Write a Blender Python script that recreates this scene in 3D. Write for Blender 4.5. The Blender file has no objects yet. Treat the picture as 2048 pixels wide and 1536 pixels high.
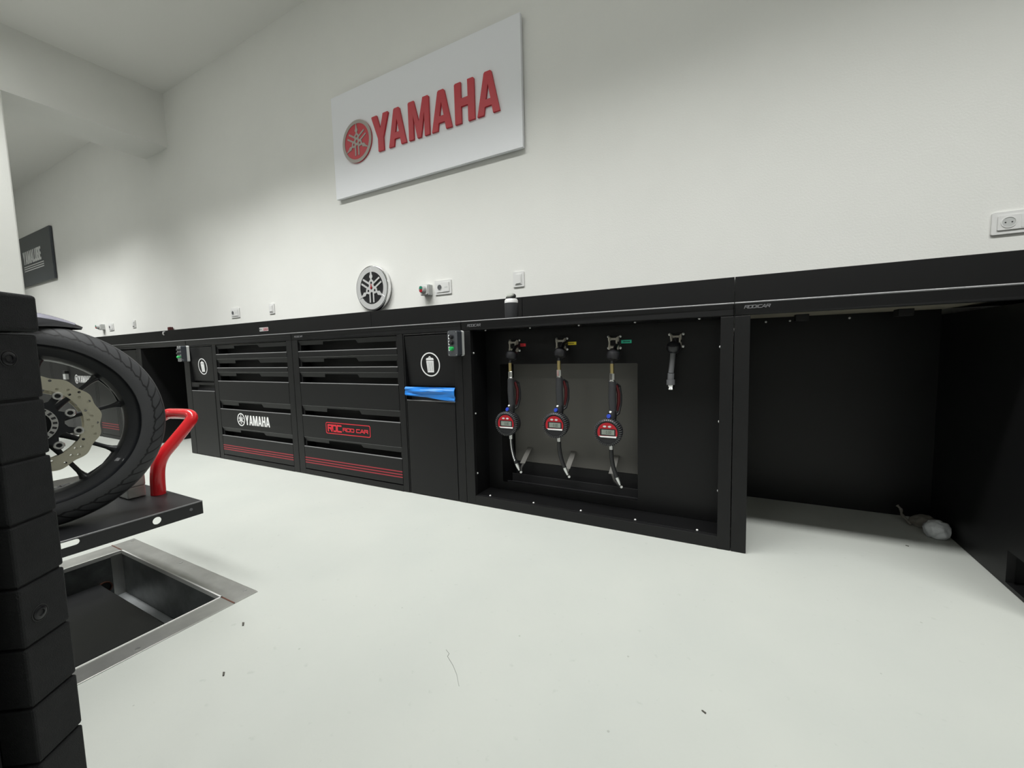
import bpy, bmesh, math, random
from mathutils import Vector, Matrix
from mathutils.geometry import tessellate_polygon
random.seed(7)
S = bpy.context.scene
COL = S.collection
PI = math.pi

# ------------------------------------------------------------------ camera
cam_data = bpy.data.cameras.new('camera')
cam_data.sensor_width = 36.0
cam_data.lens = 826.05 / 2048 * 36.0
cam_data.clip_start = 0.02
cam = bpy.data.objects.new('camera', cam_data)
COL.objects.link(cam)
right = Vector((0.8815064, 0.4714563, -0.025987))
up = Vector((-0.0152909, 0.0835118, 0.9963895))
fwd = Vector((-0.4719243, 0.8779264, -0.0808252))
CAM = Vector((0.0, -1.7481, 0.7959))
cam.matrix_world = Matrix(((right.x, up.x, -fwd.x, CAM.x), (right.y, up.y, -fwd.y, CAM.y),
                           (right.z, up.z, -fwd.z, CAM.z), (0, 0, 0, 1)))
S.camera = cam

# ------------------------------------------------------------------ world, colour
w = bpy.data.worlds.new('world'); S.world = w; w.use_nodes = True
w.node_tree.nodes['Background'].inputs[0].default_value = (0.9, 1.0, 0.97, 1)
w.node_tree.nodes['Background'].inputs[1].default_value = 0.0
S.view_settings.view_transform = 'Standard'
S.view_settings.look = 'None'
S.view_settings.exposure = 0.0
S.view_settings.gamma = 1.0
S.view_settings.use_curve_mapping = False

# ------------------------------------------------------------------ lamps (in their ceiling fixtures, built below)
LAMP_Z = 3.5
LAMP_POS = [(-10.1, -1.02), (-8.4, -1.02), (-6.95, -1.02), (-4.95, -1.02), (-3.6, -1.02), (-2.3, -1.02), (-1.0, -1.02), (0.3, -1.02), (1.6, -1.02),
            (-7.6, -5.0), (-4.6, -5.0), (-1.6, -5.0), (1.4, -5.0)]
LAMP_W = 15.8
LAMP_SPREAD = 89
LAMP_TILT = 14          # degrees, towards the bench wall
for i, (lx, ly) in enumerate(LAMP_POS):
    ld = bpy.data.lights.new('panel_light', 'AREA')
    ld.shape = 'RECTANGLE'; ld.size = 1.15; ld.size_y = 0.26
    ld.energy = LAMP_W * (1.35 if ly < -2 else (1.75 if lx < -6 else 1.0 if lx < -4 else 1.75 if lx < -3 else 1.2 if lx < -2 else 1.0))
    ld.color = (0.99, 1.0, 0.98)
    ld.spread = math.radians(LAMP_SPREAD if ly > -2 else 150)
    lo = bpy.data.objects.new('panel_light', ld)
    lo.location = (lx, ly, LAMP_Z)
    if ly > -2: lo.rotation_euler[0] = math.radians(LAMP_TILT)
    COL.objects.link(lo)

# ================================================================== helpers
def srgb(r, g, b):
    f = lambda c: (c / 255 / 12.92) if c / 255 <= 0.04045 else ((c / 255 + 0.055) / 1.055) ** 2.4
    return (f(r), f(g), f(b), 1)

MATS = {}
def mat(name, col, rough=0.5, metal=0.0, spec=0.5, bump=0.0, bscale=300, var=0.0, vscale=3.0, coat=0.0,
        emit=None, estr=0.0, trans=0.0):
    m = bpy.data.materials.new(name); m.use_nodes = True
    nt = m.node_tree; b = nt.nodes['Principled BSDF']
    b.inputs['Base Color'].default_value = col
    b.inputs['Roughness'].default_value = rough
    b.inputs['Metallic'].default_value = metal
    b.inputs['Specular IOR Level'].default_value = spec
    b.inputs['Coat Weight'].default_value = coat
    b.inputs['Transmission Weight'].default_value = trans
    if emit:
        b.inputs['Emission Color'].default_value = emit
        b.inputs['Emission Strength'].default_value = estr
    tc = nt.nodes.new('ShaderNodeTexCoord')
    if bump:
        n = nt.nodes.new('ShaderNodeTexNoise'); n.inputs['Scale'].default_value = bscale
        n.inputs['Detail'].default_value = 3
        nt.links.new(tc.outputs['Object'], n.inputs['Vector'])
        bp = nt.nodes.new('ShaderNodeBump'); bp.inputs['Strength'].default_value = bump
        bp.inputs['Distance'].default_value = 0.002
        nt.links.new(n.outputs['Fac'], bp.inputs['Height'])
        nt.links.new(bp.outputs['Normal'], b.inputs['Normal'])
    if var:
        n = nt.nodes.new('ShaderNodeTexNoise'); n.inputs['Scale'].default_value = vscale
        n.inputs['Detail'].default_value = 6; n.inputs['Roughness'].default_value = 0.6
        nt.links.new(tc.outputs['Object'], n.inputs['Vector'])
        mx = nt.nodes.new('ShaderNodeMix'); mx.data_type = 'RGBA'
        cr = nt.nodes.new('ShaderNodeMapRange')
        cr.inputs[1].default_value = 0.35; cr.inputs[2].default_value = 0.65
        nt.links.new(n.outputs['Fac'], cr.inputs[0])
        nt.links.new(cr.outputs[0], mx.inputs[0])
        mx.inputs[6].default_value = tuple(c * (1 - var) for c in col[:3]) + (1,)
        mx.inputs[7].default_value = tuple(min(1, c * (1 + var)) for c in col[:3]) + (1,)
        nt.links.new(mx.outputs[2], b.inputs['Base Color'])
    MATS[name] = m
    return m

mat('wall_paint', (0.80, 0.80, 0.77, 1), 0.85, spec=0.25, bump=0.25, bscale=120, var=0.012, vscale=2)
mat('ceiling_paint', (0.80, 0.795, 0.765, 1), 0.9, spec=0.2, bump=0.3, bscale=140)
mat('powder_black', (0.0070, 0.0070, 0.0074, 1), 0.46, spec=0.29, bump=0.10, bscale=900)
mat('powder_satin', (0.0050, 0.0050, 0.0054, 1), 0.38, spec=0.27, bump=0.06, bscale=900)
mat('black_inner', (0.012, 0.012, 0.013, 1), 0.6, spec=0.4)
mat('rubber', (0.0135, 0.014, 0.015, 1), 0.72, spec=0.25, bump=0.5, bscale=700, var=0.12, vscale=60)
mat('black_plastic', (0.012, 0.012, 0.014, 1), 0.35, spec=0.5)
mat('bolt_black', (0.012, 0.012, 0.014, 1), 0.34, metal=0.4)
mat('black_gloss', (0.010, 0.011, 0.014, 1), 0.14, spec=0.5, coat=0.4)
mat('rim_black', (0.004, 0.005, 0.007, 1), 0.42, spec=0.35, coat=0.12)
mat('steel', (0.52, 0.52, 0.50, 1), 0.36, metal=0.9, var=0.10, vscale=9, bump=0.05, bscale=200)
mat('disc_steel', (0.66, 0.63, 0.52, 1), 0.33, metal=1.0, bump=0.12, bscale=250)
mat('bright_edge', (0.80, 0.80, 0.78, 1), 0.4, metal=0.3)
mat('chrome', (0.86, 0.86, 0.87, 1), 0.12, metal=1.0)
mat('zinc', (0.72, 0.72, 0.72, 1), 0.3, metal=1.0)
mat('brass', (0.62, 0.50, 0.24, 1), 0.32, metal=1.0)
mat('bolt_white', (0.75, 0.75, 0.74, 1), 0.35, metal=0.55)
mat('white_plastic', (0.74, 0.74, 0.73, 1), 0.35)
mat('grey_plastic', (0.52, 0.53, 0.52, 1), 0.4)
mat('mid_grey_plastic', (0.11, 0.112, 0.118, 1), 0.5, spec=0.4)
mat('dark_grey_plastic', (0.030, 0.031, 0.034, 1), 0.42, spec=0.45)
mat('recess_grey', (0.155, 0.150, 0.138, 1), 0.5, spec=0.3)
mat('teeth_grey', (0.055, 0.056, 0.06, 1), 0.4)
mat('edge_highlight', (0.15, 0.15, 0.155, 1), 0.28, spec=0.9)  # black edges painted pale: the bright highlight line is put into the colour
mat('silver_paint', (0.90, 0.90, 0.91, 1), 0.30, metal=0.62)
mat('sign_white', (0.84, 0.85, 0.88, 1), 0.55, spec=0.35)
mat('sign_dark', (0.050, 0.056, 0.066, 1), 0.34, spec=0.5)
mat('sign_red', (0.50, 0.014, 0.028, 1), 0.34, spec=0.5)
mat('emblem_grey', (0.36, 0.33, 0.30, 1), 0.45, metal=0.3)
mat('decal_white', (0.80, 0.80, 0.80, 1), 0.5)
mat('decal_red', (0.62, 0.02, 0.035, 1), 0.5)
mat('stripe_red', (0.30, 0.018, 0.03, 1), 0.5)
mat('logo_grey', (0.22, 0.22, 0.23, 1), 0.4, metal=0.4)
mat('red_paint', (0.62, 0.012, 0.018, 1), 0.26, spec=0.5, coat=0.5)
mat('red_plastic', (0.36, 0.010, 0.018, 1), 0.35)
mat('dark_red', (0.07, 0.004, 0.006, 1), 0.4)
mat('green_plastic', (0.02, 0.42, 0.10, 1), 0.35)
mat('green_dark', (0.01, 0.20, 0.12, 1), 0.4)
mat('blue_plastic', (0.02, 0.05, 0.38, 1), 0.35)
mat('blue_bag', (0.015, 0.20, 0.66, 1), 0.38, spec=0.5)
mat('lcd', (0.22, 0.25, 0.22, 1), 0.25)
mat('lcd_ink', (0.05, 0.06, 0.05, 1), 0.4)
mat('tag_red', (0.70, 0.02, 0.03, 1), 0.45)
mat('tag_yellow', (0.78, 0.62, 0.03, 1), 0.45)
mat('tag_green', (0.02, 0.52, 0.33, 1), 0.45)
mat('beige_roller', (0.45, 0.42, 0.36, 1), 0.5)
mat('cap_grey', (0.36, 0.37, 0.34, 1), 0.5)
mat('wood_under', (0.36, 0.33, 0.26, 1), 0.7)
mat('paper_white', (0.62, 0.64, 0.66, 1), 0.7, bump=0.6, bscale=60)
mat('paper_brown', (0.16, 0.15, 0.13, 1), 0.7, bump=0.6, bscale=60)
mat('pit_paint', (0.10, 0.108, 0.108, 1), 0.34, var=0.35, vscale=12)
mat('pit_floor', (0.42, 0.44, 0.45, 1), 0.6, var=0.08, vscale=10)
mat('rust', (0.10, 0.035, 0.02, 1), 0.8)
mat('lift_black', (0.013, 0.0135, 0.015, 1), 0.42, spec=0.4, bump=0.15, bscale=500)
mat('aluminium', (0.72, 0.73, 0.71, 1), 0.4, metal=0.25, var=0.06, vscale=30)
mat('label_blue', (0.42, 0.40, 0.66, 1), 0.5)
mat('diffuser', (0.9, 0.9, 0.9, 1), 0.5, emit=(0.985, 1.0, 0.965, 1), estr=4.0)
mat('lamp_frame', (0.7, 0.7, 0.7, 1), 0.4)
mat('crack', (0.30, 0.31, 0.29, 1), 0.8)
mat('debris_dark', (0.07, 0.065, 0.055, 1), 0.8)
mat('clear_lens', (0.05, 0.055, 0.065, 1), 0.08, spec=0.6, coat=1.0)
mat('lavender_sheen', (0.42, 0.41, 0.50, 1), 0.22, metal=0.35, coat=0.7)  # reflection on the glossy black fender, painted in as colour
mat('fender_paint', (0.020, 0.020, 0.026, 1), 0.16, spec=0.6, coat=1.0)

# floor: poured resin, pale grey green with soft mottling
m = bpy.data.materials.new('floor_resin'); m.use_nodes = True
nt = m.node_tree; b = nt.nodes['Principled BSDF']
tc = nt.nodes.new('ShaderNodeTexCoord')
n1 = nt.nodes.new('ShaderNodeTexNoise'); n1.inputs['Scale'].default_value = 2.2; n1.inputs['Detail'].default_value = 5
n2 = nt.nodes.new('ShaderNodeTexNoise'); n2.inputs['Scale'].default_value = 38; n2.inputs['Detail'].default_value = 4
n3 = nt.nodes.new('ShaderNodeTexVoronoi'); n3.inputs['Scale'].default_value = 9
for n in (n1, n2, n3): nt.links.new(tc.outputs['Object'], n.inputs['Vector'])
r1 = nt.nodes.new('ShaderNodeMapRange'); r1.inputs[1].default_value = .3; r1.inputs[2].default_value = .7
nt.links.new(n1.outputs['Fac'], r1.inputs[0])
mx = nt.nodes.new('ShaderNodeMix'); mx.data_type = 'RGBA'
mx.inputs[6].default_value = (0.435, 0.452, 0.425, 1); mx.inputs[7].default_value = (0.468, 0.482, 0.450, 1)
nt.links.new(r1.outputs[0], mx.inputs[0])
mx2 = nt.nodes.new('ShaderNodeMix'); mx2.data_type = 'RGBA'; mx2.blend_type = 'MULTIPLY'
r2 = nt.nodes.new('ShaderNodeMapRange'); r2.inputs[1].default_value = .66; r2.inputs[2].default_value = .80
r2.inputs[3].default_value = 0.0; r2.inputs[4].default_value = 0.35
nt.links.new(n2.outputs['Fac'], r2.inputs[0]); nt.links.new(r2.outputs[0], mx2.inputs[0])
mx2.inputs[7].default_value = (0.6, 0.62, 0.6, 1)
nt.links.new(mx.outputs[2], mx2.inputs[6])
mx3 = nt.nodes.new('ShaderNodeMix'); mx3.data_type = 'RGBA'; mx3.blend_type = 'MULTIPLY'
r3 = nt.nodes.new('ShaderNodeMapRange'); r3.inputs[1].default_value = .022; r3.inputs[2].default_value = .030
r3.inputs[3].default_value = 0.55; r3.inputs[4].default_value = 0.0
nt.links.new(n3.outputs['Distance'], r3.inputs[0]); nt.links.new(r3.outputs[0], mx3.inputs[0])
mx3.inputs[7].default_value = (0.55, 0.55, 0.52, 1)
nt.links.new(mx2.outputs[2], mx3.inputs[6])
nt.links.new(mx3.outputs[2], b.inputs['Base Color'])
b.inputs['Roughness'].default_value = 0.42; b.inputs['Specular IOR Level'].default_value = 0.35
bp = nt.nodes.new('ShaderNodeBump'); bp.inputs['Strength'].default_value = .12; bp.inputs['Distance'].default_value = .004
nt.links.new(n2.outputs['Fac'], bp.inputs['Height']); nt.links.new(bp.outputs['Normal'], b.inputs['Normal'])
MATS['floor_resin'] = m

# tyre: tread grooves from a UV pattern (u runs round the wheel, v across the tread)
m = bpy.data.materials.new('tyre_rubber'); m.use_nodes = True
nt = m.node_tree; b = nt.nodes['Principled BSDF']
b.inputs['Roughness'].default_value = 0.62; b.inputs['Specular IOR Level'].default_value = 0.4
uv = nt.nodes.new('ShaderNodeUVMap'); sp = nt.nodes.new('ShaderNodeSeparateXYZ')
nt.links.new(uv.outputs[0], sp.inputs[0])
def M(op, a, bb=None, c=None):
    n = nt.nodes.new('ShaderNodeMath'); n.operation = op
    for i, v in enumerate((a, bb, c)):
        if v is None: continue
        if isinstance(v, (int, float)): n.inputs[i].default_value = v
        else: nt.links.new(v, n.inputs[i])
    return n.outputs[0]
U, V = sp.outputs[0], sp.outputs[1]
av = M('ABSOLUTE', V)                       # 0 crown ... 1 shoulder edge
cell = M('FRACT', M('ADD', M('MULTIPLY', U, 46.0), M('MULTIPLY', av, 1.9)))
diag = M('LESS_THAN', M('ABSOLUTE', M('SUBTRACT', cell, 0.5)), 0.085)
band = M('MULTIPLY', M('GREATER_THAN', av, 0.36), M('LESS_THAN', av, 0.94))
g1 = M('MULTIPLY', diag, band)
cell2 = M('FRACT', M('ADD', M('ADD', M('MULTIPLY', U, 46.0), M('MULTIPLY', av, 1.9)), 0.5))
# the closed outer end of every block (steps in and out with the cell)
edge = M('ADD', 0.94, M('MULTIPLY', M('ABSOLUTE', M('SUBTRACT', cell2, 0.5)), -0.16))
g2 = M('LESS_THAN', M('ABSOLUTE', M('SUBTRACT', av, edge)), 0.03)
g3 = M('LESS_THAN', M('ABSOLUTE', M('SUBTRACT', av, M('ADD', 0.36, M('MULTIPLY', cell2, 0.08)))), 0.025)
gr = M('MAXIMUM', g1, M('MAXIMUM', g2, g3))
mxt = nt.nodes.new('ShaderNodeMix'); mxt.data_type = 'RGBA'
nt.links.new(gr, mxt.inputs[0])
mxt.inputs[6].default_value = (0.040, 0.041, 0.044, 1); mxt.inputs[7].default_value = (0.004, 0.004, 0.005, 1)
nt.links.new(mxt.outputs[2], b.inputs['Base Color'])
tc = nt.nodes.new('ShaderNodeTexCoord'); nz = nt.nodes.new('ShaderNodeTexNoise'); nz.inputs['Scale'].default_value = 260
nt.links.new(tc.outputs['Object'], nz.inputs['Vector'])
bp = nt.nodes.new('ShaderNodeBump'); bp.inputs['Strength'].default_value = 1.0; bp.inputs['Distance'].default_value = 0.006
nt.links.new(M('ADD', M('MULTIPLY', gr, -1.0), M('MULTIPLY', nz.outputs['Fac'], 0.06)), bp.inputs['Height'])
nt.links.new(bp.outputs['Normal'], b.inputs['Normal'])
MATS['tyre_rubber'] = m


XF = [None]          # optional world transform applied to everything built while it is set (leaning, steering)
class MB:
    """collects shapes, in world coordinates, into one mesh"""
    def __init__(s): s.bm = bmesh.new(); s.smooth = False; s.uvs = False
    def box(s, x0, x1, y0, y1, z0, z1):
        v = [s.bm.verts.new((x, y, z)) for x in (x0, x1) for y in (y0, y1) for z in (z0, z1)]
        for f in ((0, 1, 3, 2), (4, 6, 7, 5), (0, 4, 5, 1), (2, 3, 7, 6), (0, 2, 6, 4), (1, 5, 7, 3)):
            s.bm.faces.new([v[i] for i in f])
        return s
    def hull8(s, pts):
        """box from 8 points ordered like box()"""
        v = [s.bm.verts.new(p) for p in pts]
        for f in ((0, 1, 3, 2), (4, 6, 7, 5), (0, 4, 5, 1), (2, 3, 7, 6), (0, 2, 6, 4), (1, 5, 7, 3)):
            s.bm.faces.new([v[i] for i in f])
        return s
    def plate(s, loops, d, fn):
        """polygon with holes (loops of (u,v)), thickness d; fn(u, v, w) -> world point, w in 0..d"""
        tris = tessellate_polygon([[Vector((u, v, 0)) for u, v in lp] for lp in loops])
        flat = [p for lp in loops for p in lp]
        front = [s.bm.verts.new(fn(u, v, d)) for u, v in flat]
        back = [s.bm.verts.new(fn(u, v, 0)) for u, v in flat]
        for t in tris:
            try:
                s.bm.faces.new([front[i] for i in t]); s.bm.faces.new([back[i] for i in reversed(t)])
            except ValueError: pass
        o = 0
        for lp in loops:
            n = len(lp)
            for i in range(n):
                j = (i + 1) % n
                try: s.bm.faces.new([front[o + i], back[o + i], back[o + j], front[o + j]])
                except ValueError: pass
            o += n
        return s
    def tube(s, pts, r, n=12, cap=True, taper=None):
        pts = [Vector(p) for p in pts]; rings = []
        tprev = None; ref = None
        for i, p in enumerate(pts):
            a = pts[max(i - 1, 0)]; c = pts[min(i + 1, len(pts) - 1)]
            t = (c - a).normalized()
            if ref is None:
                ref = t.orthogonal().normalized()
            else:
                ref = (ref - t * ref.dot(t))
                ref = ref.normalized() if ref.length > 1e-6 else t.orthogonal().normalized()
            bi = t.cross(ref)
            rr = taper[i] if taper else (r[i] if isinstance(r, (list, tuple)) else r)
            rings.append([s.bm.verts.new(p + ref * (math.cos(2 * PI * k / n) * rr) + bi * (math.sin(2 * PI * k / n) * rr)) for k in range(n)])
        for a, c in zip(rings, rings[1:]):
            for k in range(n):
                s.bm.faces.new([a[k], a[(k + 1) % n], c[(k + 1) % n], c[k]])
        if cap:
            s.bm.faces.new(list(reversed(rings[0]))); s.bm.faces.new(rings[-1])
        s.smooth = True
        return s
    def cyl(s, p0, p1, r, n=20, r1=None):
        return s.tube([p0, p1], [r, r if r1 is None else r1], n)
    def lathe(s, prof, origin, axis, n=48, closed=False, arc=None):
        """prof: (r, h) pairs; h measured along axis from origin"""
        A = Vector(axis).normalized(); ref = Vector((0, 0, 1)) if abs(A.z) < .9 else Vector((1, 0, 0))
        e1 = (ref - A * ref.dot(A)).normalized(); e2 = A.cross(e1); O = Vector(origin)
        rings = []
        uvl = s.bm.loops.layers.uv.verify() if s.uvs else None
        full = arc is None
        steps = n if full else n + 1
        for k in range(steps):
            a = 2 * PI * k / n if full else arc[0] + (arc[1] - arc[0]) * k / n
            d = e1 * math.cos(a) + e2 * math.sin(a)
            rings.append([s.bm.verts.new(O + d * r + A * h) for r, h in prof])
        m = len(prof)
        for k in range(n):
            a, c = rings[k], rings[(k + 1) % steps]
            for i in range(m if closed else m - 1):
                j = (i + 1) % m
                try: f = s.bm.faces.new([a[i], a[j], c[j], c[i]])
                except ValueError: continue
                if uvl:
                    vv = s.uvprof
                    for lp, (ku, iv) in zip(f.loops, ((k, i), (k, j), (k + 1, j), (k + 1, i))):
                        lp[uvl].uv = (ku / n, vv[iv])
        if not closed and full:
            if prof[0][0] > 1e-6: s.bm.faces.new([r[0] for r in reversed(rings)])
            if prof[-1][0] > 1e-6: s.bm.faces.new([r[-1] for r in rings])
        s.smooth = True
        return s
    def mesh(s, me, mtx):
        me.transform(mtx); s.bm.from_mesh(me); bpy.data.meshes.remove(me); return s
    def sphere(s, c, r, sx=1, sy=1, sz=1, u=14, v=9):
        bmesh.ops.create_uvsphere(s.bm, u_segments=u, v_segments=v, radius=r,
                                  matrix=Matrix.Translation(c) @ Matrix.Diagonal((sx, sy, sz, 1)))
        s.smooth = True
        return s
    def build(s, name, material, parent=None, bevel=0.0, seg=2, smooth=None):
        bmesh.ops.remove_doubles(s.bm, verts=s.bm.verts, dist=1e-6)
        bmesh.ops.recalc_face_normals(s.bm, faces=s.bm.faces)
        if XF[0] is not None: s.bm.transform(XF[0])
        me = bpy.data.meshes.new(name); s.bm.to_mesh(me); s.bm.free()
        o = bpy.data.objects.new(name, me); COL.objects.link(o)
        if parent is not None:
            o.parent = parent
            W = Matrix.Identity(4); p = parent
            while p is not None:
                W = p.matrix_basis @ W; p = p.parent
            me.transform(W.inverted())
        me.materials.append(MATS[material])
        if smooth or (smooth is None and s.smooth):
            for f in me.polygons: f.use_smooth = True
            try: me.set_sharp_from_angle(angle=math.radians(35))
            except Exception: pass
        if bevel:
            md = o.modifiers.new('bevel', 'BEVEL'); md.width = bevel; md.segments = seg
            md.limit_method = 'ANGLE'; md.angle_limit = math.radians(40)
        return o

def thing(name, label, cat, loc=(0, 0, 0), group=None):
    o = bpy.data.objects.new(name, None); COL.objects.link(o); o.location = loc
    o.empty_display_size = 0.05
    o['label'] = label; o['category'] = cat
    if group: o['group'] = group
    return o
def tag(o, label, cat, group=None):
    o['label'] = label; o['category'] = cat
    if group: o['group'] = group
    return o
def struct(name, mb, material, label=None, **k):
    o = mb.build(name, material, **k); o['kind'] = 'structure'
    if label: o['label'] = label
    return o
def dup(root, dx, label, group=None):
    r = root.copy(); COL.objects.link(r); r.location = (root.location[0] + dx[0], root.location[1] + dx[1], root.location[2] + dx[2])
    r['label'] = label
    if group: r['group'] = group
    for ch in list(root.children):
        c = ch.copy(); COL.objects.link(c); c.parent = r
        for g in list(ch.children):
            d = g.copy(); COL.objects.link(d); d.parent = c
    return r

def smooth_path(P, n=6):
    P = [Vector(p) for p in P]; out = []
    for i in range(len(P) - 1):
        p0 = P[max(i - 1, 0)]; p1 = P[i]; p2 = P[i + 1]; p3 = P[min(i + 2, len(P) - 1)]
        for k in range(n):
            t = k / n
            out.append(.5 * ((2 * p1) + (-p0 + p2) * t + (2 * p0 - 5 * p1 + 4 * p2 - p3) * t * t + (-p0 + 3 * p1 - 3 * p2 + p3) * t ** 3))
    out.append(P[-1]); return out
# flat things facing the room (normal -y): u along +x, v along +z, w towards the camera
def facing(x, y, z, sx=1.0, sz=1.0):
    return lambda u, v, w: (x + u * sx, y - w, z + v * sz)
def rrect(x0, x1, z0, z1, r, n=5):
    out = []
    for cx, cz, a0 in ((x1 - r, z1 - r, 0), (x0 + r, z1 - r, 90), (x0 + r, z0 + r, 180), (x1 - r, z0 + r, 270)):
        for k in range(n + 1):
            a = math.radians(a0 + 90 * k / n); out.append((cx + r * math.cos(a), cz + r * math.sin(a)))
    return out
def circ(cx, cz, r, n=40, ph=0.0):
    return [(cx + r * math.cos(2 * PI * k / n + ph), cz + r * math.sin(2 * PI * k / n + ph)) for k in range(n)]
def text_mesh(body, bold=0.0, shear=0.0, space=1.0):
    c = bpy.data.curves.new('t', 'FONT'); c.body = body; c.offset = bold; c.shear = shear
    c.space_character = space; c.resolution_u = 3; c.extrude = 0.0
    o = bpy.data.objects.new('t', c); COL.objects.link(o)
    dg = bpy.context.evaluated_depsgraph_get()
    me = bpy.data.meshes.new_from_object(o.evaluated_get(dg))
    bpy.data.objects.remove(o); bpy.data.curves.remove(c)
    return me
def put_text(mb, body, x0, x1, z0, z1, y, depth=0.0006, **k):
    me = text_mesh(body, **k)
    xs = [v.co.x for v in me.vertices]; ys = [v.co.y for v in me.vertices]
    a, b2, c, d = min(xs), max(xs), min(ys), max(ys)
    bm = bmesh.new(); bm.from_mesh(me); bpy.data.meshes.remove(me)
    ext = bmesh.ops.extrude_face_region(bm, geom=list(bm.faces))
    for v in [g for g in ext['geom'] if isinstance(g, bmesh.types.BMVert)]: v.co.z = 1.0
    me2 = bpy.data.meshes.new('tt'); bm.to_mesh(me2); bm.free()
    for v in me2.vertices:
        u = (v.co.x - a) / (b2 - a); q = (v.co.y - c) / (d - c)
        v.co = Vector((x0 + u * (x1 - x0), y - v.co.z * depth, z0 + q * (z1 - z0)))
    mb.bm.from_mesh(me2); bpy.data.meshes.remove(me2)
    return mb

# squared stroke lettering, cell 1.35 wide, 1 high
SG = {'R': [[(0, 0), (0, 1), (1.2, 1), (1.2, .5), (0, .5)], [(.72, .5), (1.2, 0)]],
      'O': [[(.06, 0), (0, .1), (0, .9), (.06, 1), (1.14, 1), (1.2, .9), (1.2, .1), (1.14, 0), (.06, 0)]],
      'D': [[(0, 0), (0, 1), (1.05, 1), (1.2, .8), (1.2, .2), (1.05, 0), (0, 0)]],
      'C': [[(1.2, 1), (.1, 1), (0, .85), (0, .15), (.1, 0), (1.2, 0)]],
      'A': [[(0, 0), (.5, 1), (.72, 1), (1.2, 0)], [(.2, .3), (1.0, .3)]],
      'I': [[(.12, 0), (.12, 1)]]}
def strokes(mb, word, x0, x1, z0, z1, y, th, depth=.0008, slant=0.0):
    adv = {'I': .55, ' ': .7}
    tot = sum(adv.get(c, 1.5) for c in word) - .3
    kk = 0
    sx = (x1 - x0) / (tot + slant); sz = z1 - z0; x = x0
    for c in word:
        for pl in SG.get(c, []):
            P = [Vector((x + (u + slant * v) * sx, z0 + th / 2 + v * (sz - th), 0)) for u, v in pl]
            for a, b2 in zip(P, P[1:]):
                d = (b2 - a).normalized(); n = Vector((-d.y, d.x, 0)) * th / 2; a2 = a - d * th / 2; b3 = b2 + d * th / 2
                mb.plate([[tuple((a2 - n)[:2]), tuple((b3 - n)[:2]), tuple((b3 + n)[:2]), tuple((a2 + n)[:2])]], depth + (kk % 5) * .00012, facing(0, y - (kk % 5) * .00003, 0)); kk += 1
        x += adv.get(c, 1.5) * sx
    return mb
# the big condensed lettering, unit height
GL = {
 'Y': (0.60, [[(.20, 0), (.40, 0), (.40, .36), (.60, .97), (.585, 1), (.41, 1), (.30, .62), (.19, 1), (.015, 1), (0, .97), (.20, .36)]]),
 'A': (0.64, [[(0, 0), (.19, 0), (.225, .19), (.415, .19), (.45, 0), (.64, 0), (.43, .97), (.40, 1), (.24, 1), (.21, .97)],
              [(.255, .36), (.32, .70), (.385, .36)]]),
 'M': (0.80, [[(0, 0), (.19, 0), (.19, .60), (.33, 0), (.47, 0), (.61, .60), (.61, 0), (.80, 0), (.80, .97), (.77, 1), (.57, 1), (.40, .42), (.23, 1), (.03, 1), (0, .97)]]),
 'H': (0.60, [[(0, 0), (.20, 0), (.20, .40), (.40, .40), (.40, 0), (.60, 0), (.60, .97), (.57, 1), (.40, 1), (.40, .60), (.20, .60), (.20, 1), (.03, 1), (0, .97)]]),
 'L': (0.48, [[(0, 0), (.46, 0), (.46, .2), (.2, .2), (.2, 1), (0, 1)]]),
 'U': (0.60, [[(.08, 0), (.52, 0), (.6, .1), (.6, 1), (.4, 1), (.4, .2), (.2, .2), (.2, 1), (0, 1), (0, .1)]]),
 'B': (0.58, [[(0, 0), (.5, 0), (.58, .1), (.58, .42), (.52, .5), (.58, .58), (.58, .9), (.5, 1), (0, 1)],
              [(.2, .18), (.2, .42), (.38, .42), (.38, .18)], [(.2, .58), (.2, .82), (.38, .82), (.38, .58)]]),
 'E': (0.46, [[(0, 0), (.46, 0), (.46, .19), (.2, .19), (.2, .41), (.42, .41), (.42, .59), (.2, .59), (.2, .81), (.46, .81), (.46, 1), (0, 1)]]),
}
def letters(word, x0, x1, z0, z1, y, depth, mbs=None, gap=0.09):
    tot = sum(GL[c][0] for c in word) + gap * (len(word) - 1)
    sx = (x1 - x0) / tot; x = x0; out = []
    for c in word:
        mb = mbs or MB()
        mb.plate(GL[c][1], depth, facing(x, y, z0, sx, z1 - z0))
        out.append(mb); x += (GL[c][0] + gap) * sx
    return out
FORK = [[(0, .985), (-.04, .80), (-.065, .66), (-.10, .60), (-.105, .54), (-.045, .46), (-.055, .42), (-.15, .33), (-.165, .25), (-.165, -.72), (-.075, -.72), (-.075, .20),
         (-.055, .28), (0, .33), (.055, .28), (.075, .20), (.075, -.72), (.165, -.72), (.165, .25), (.15, .33), (.055, .42), (.045, .46), (.105, .54), (.10, .60), (.065, .66), (.04, .80)]]
def forks(mb, x, y, z, r, depth):
    for i, a in enumerate((0, 120, 240)):
        ca, sa = math.cos(math.radians(a)), math.sin(math.radians(a))
        lp = [(u * ca - v * sa, u * sa + v * ca) for u, v in FORK[0]]
        mb.plate([lp], depth + i * 0.00015, facing(x, y, z, r, r))
    return mb
def ring(mb, x, y, z, ro, ri, depth, n=56):
    mb.plate([circ(0, 0, ro, n), circ(0, 0, ri, n)], depth, facing(x, y, z)); return mb

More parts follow.
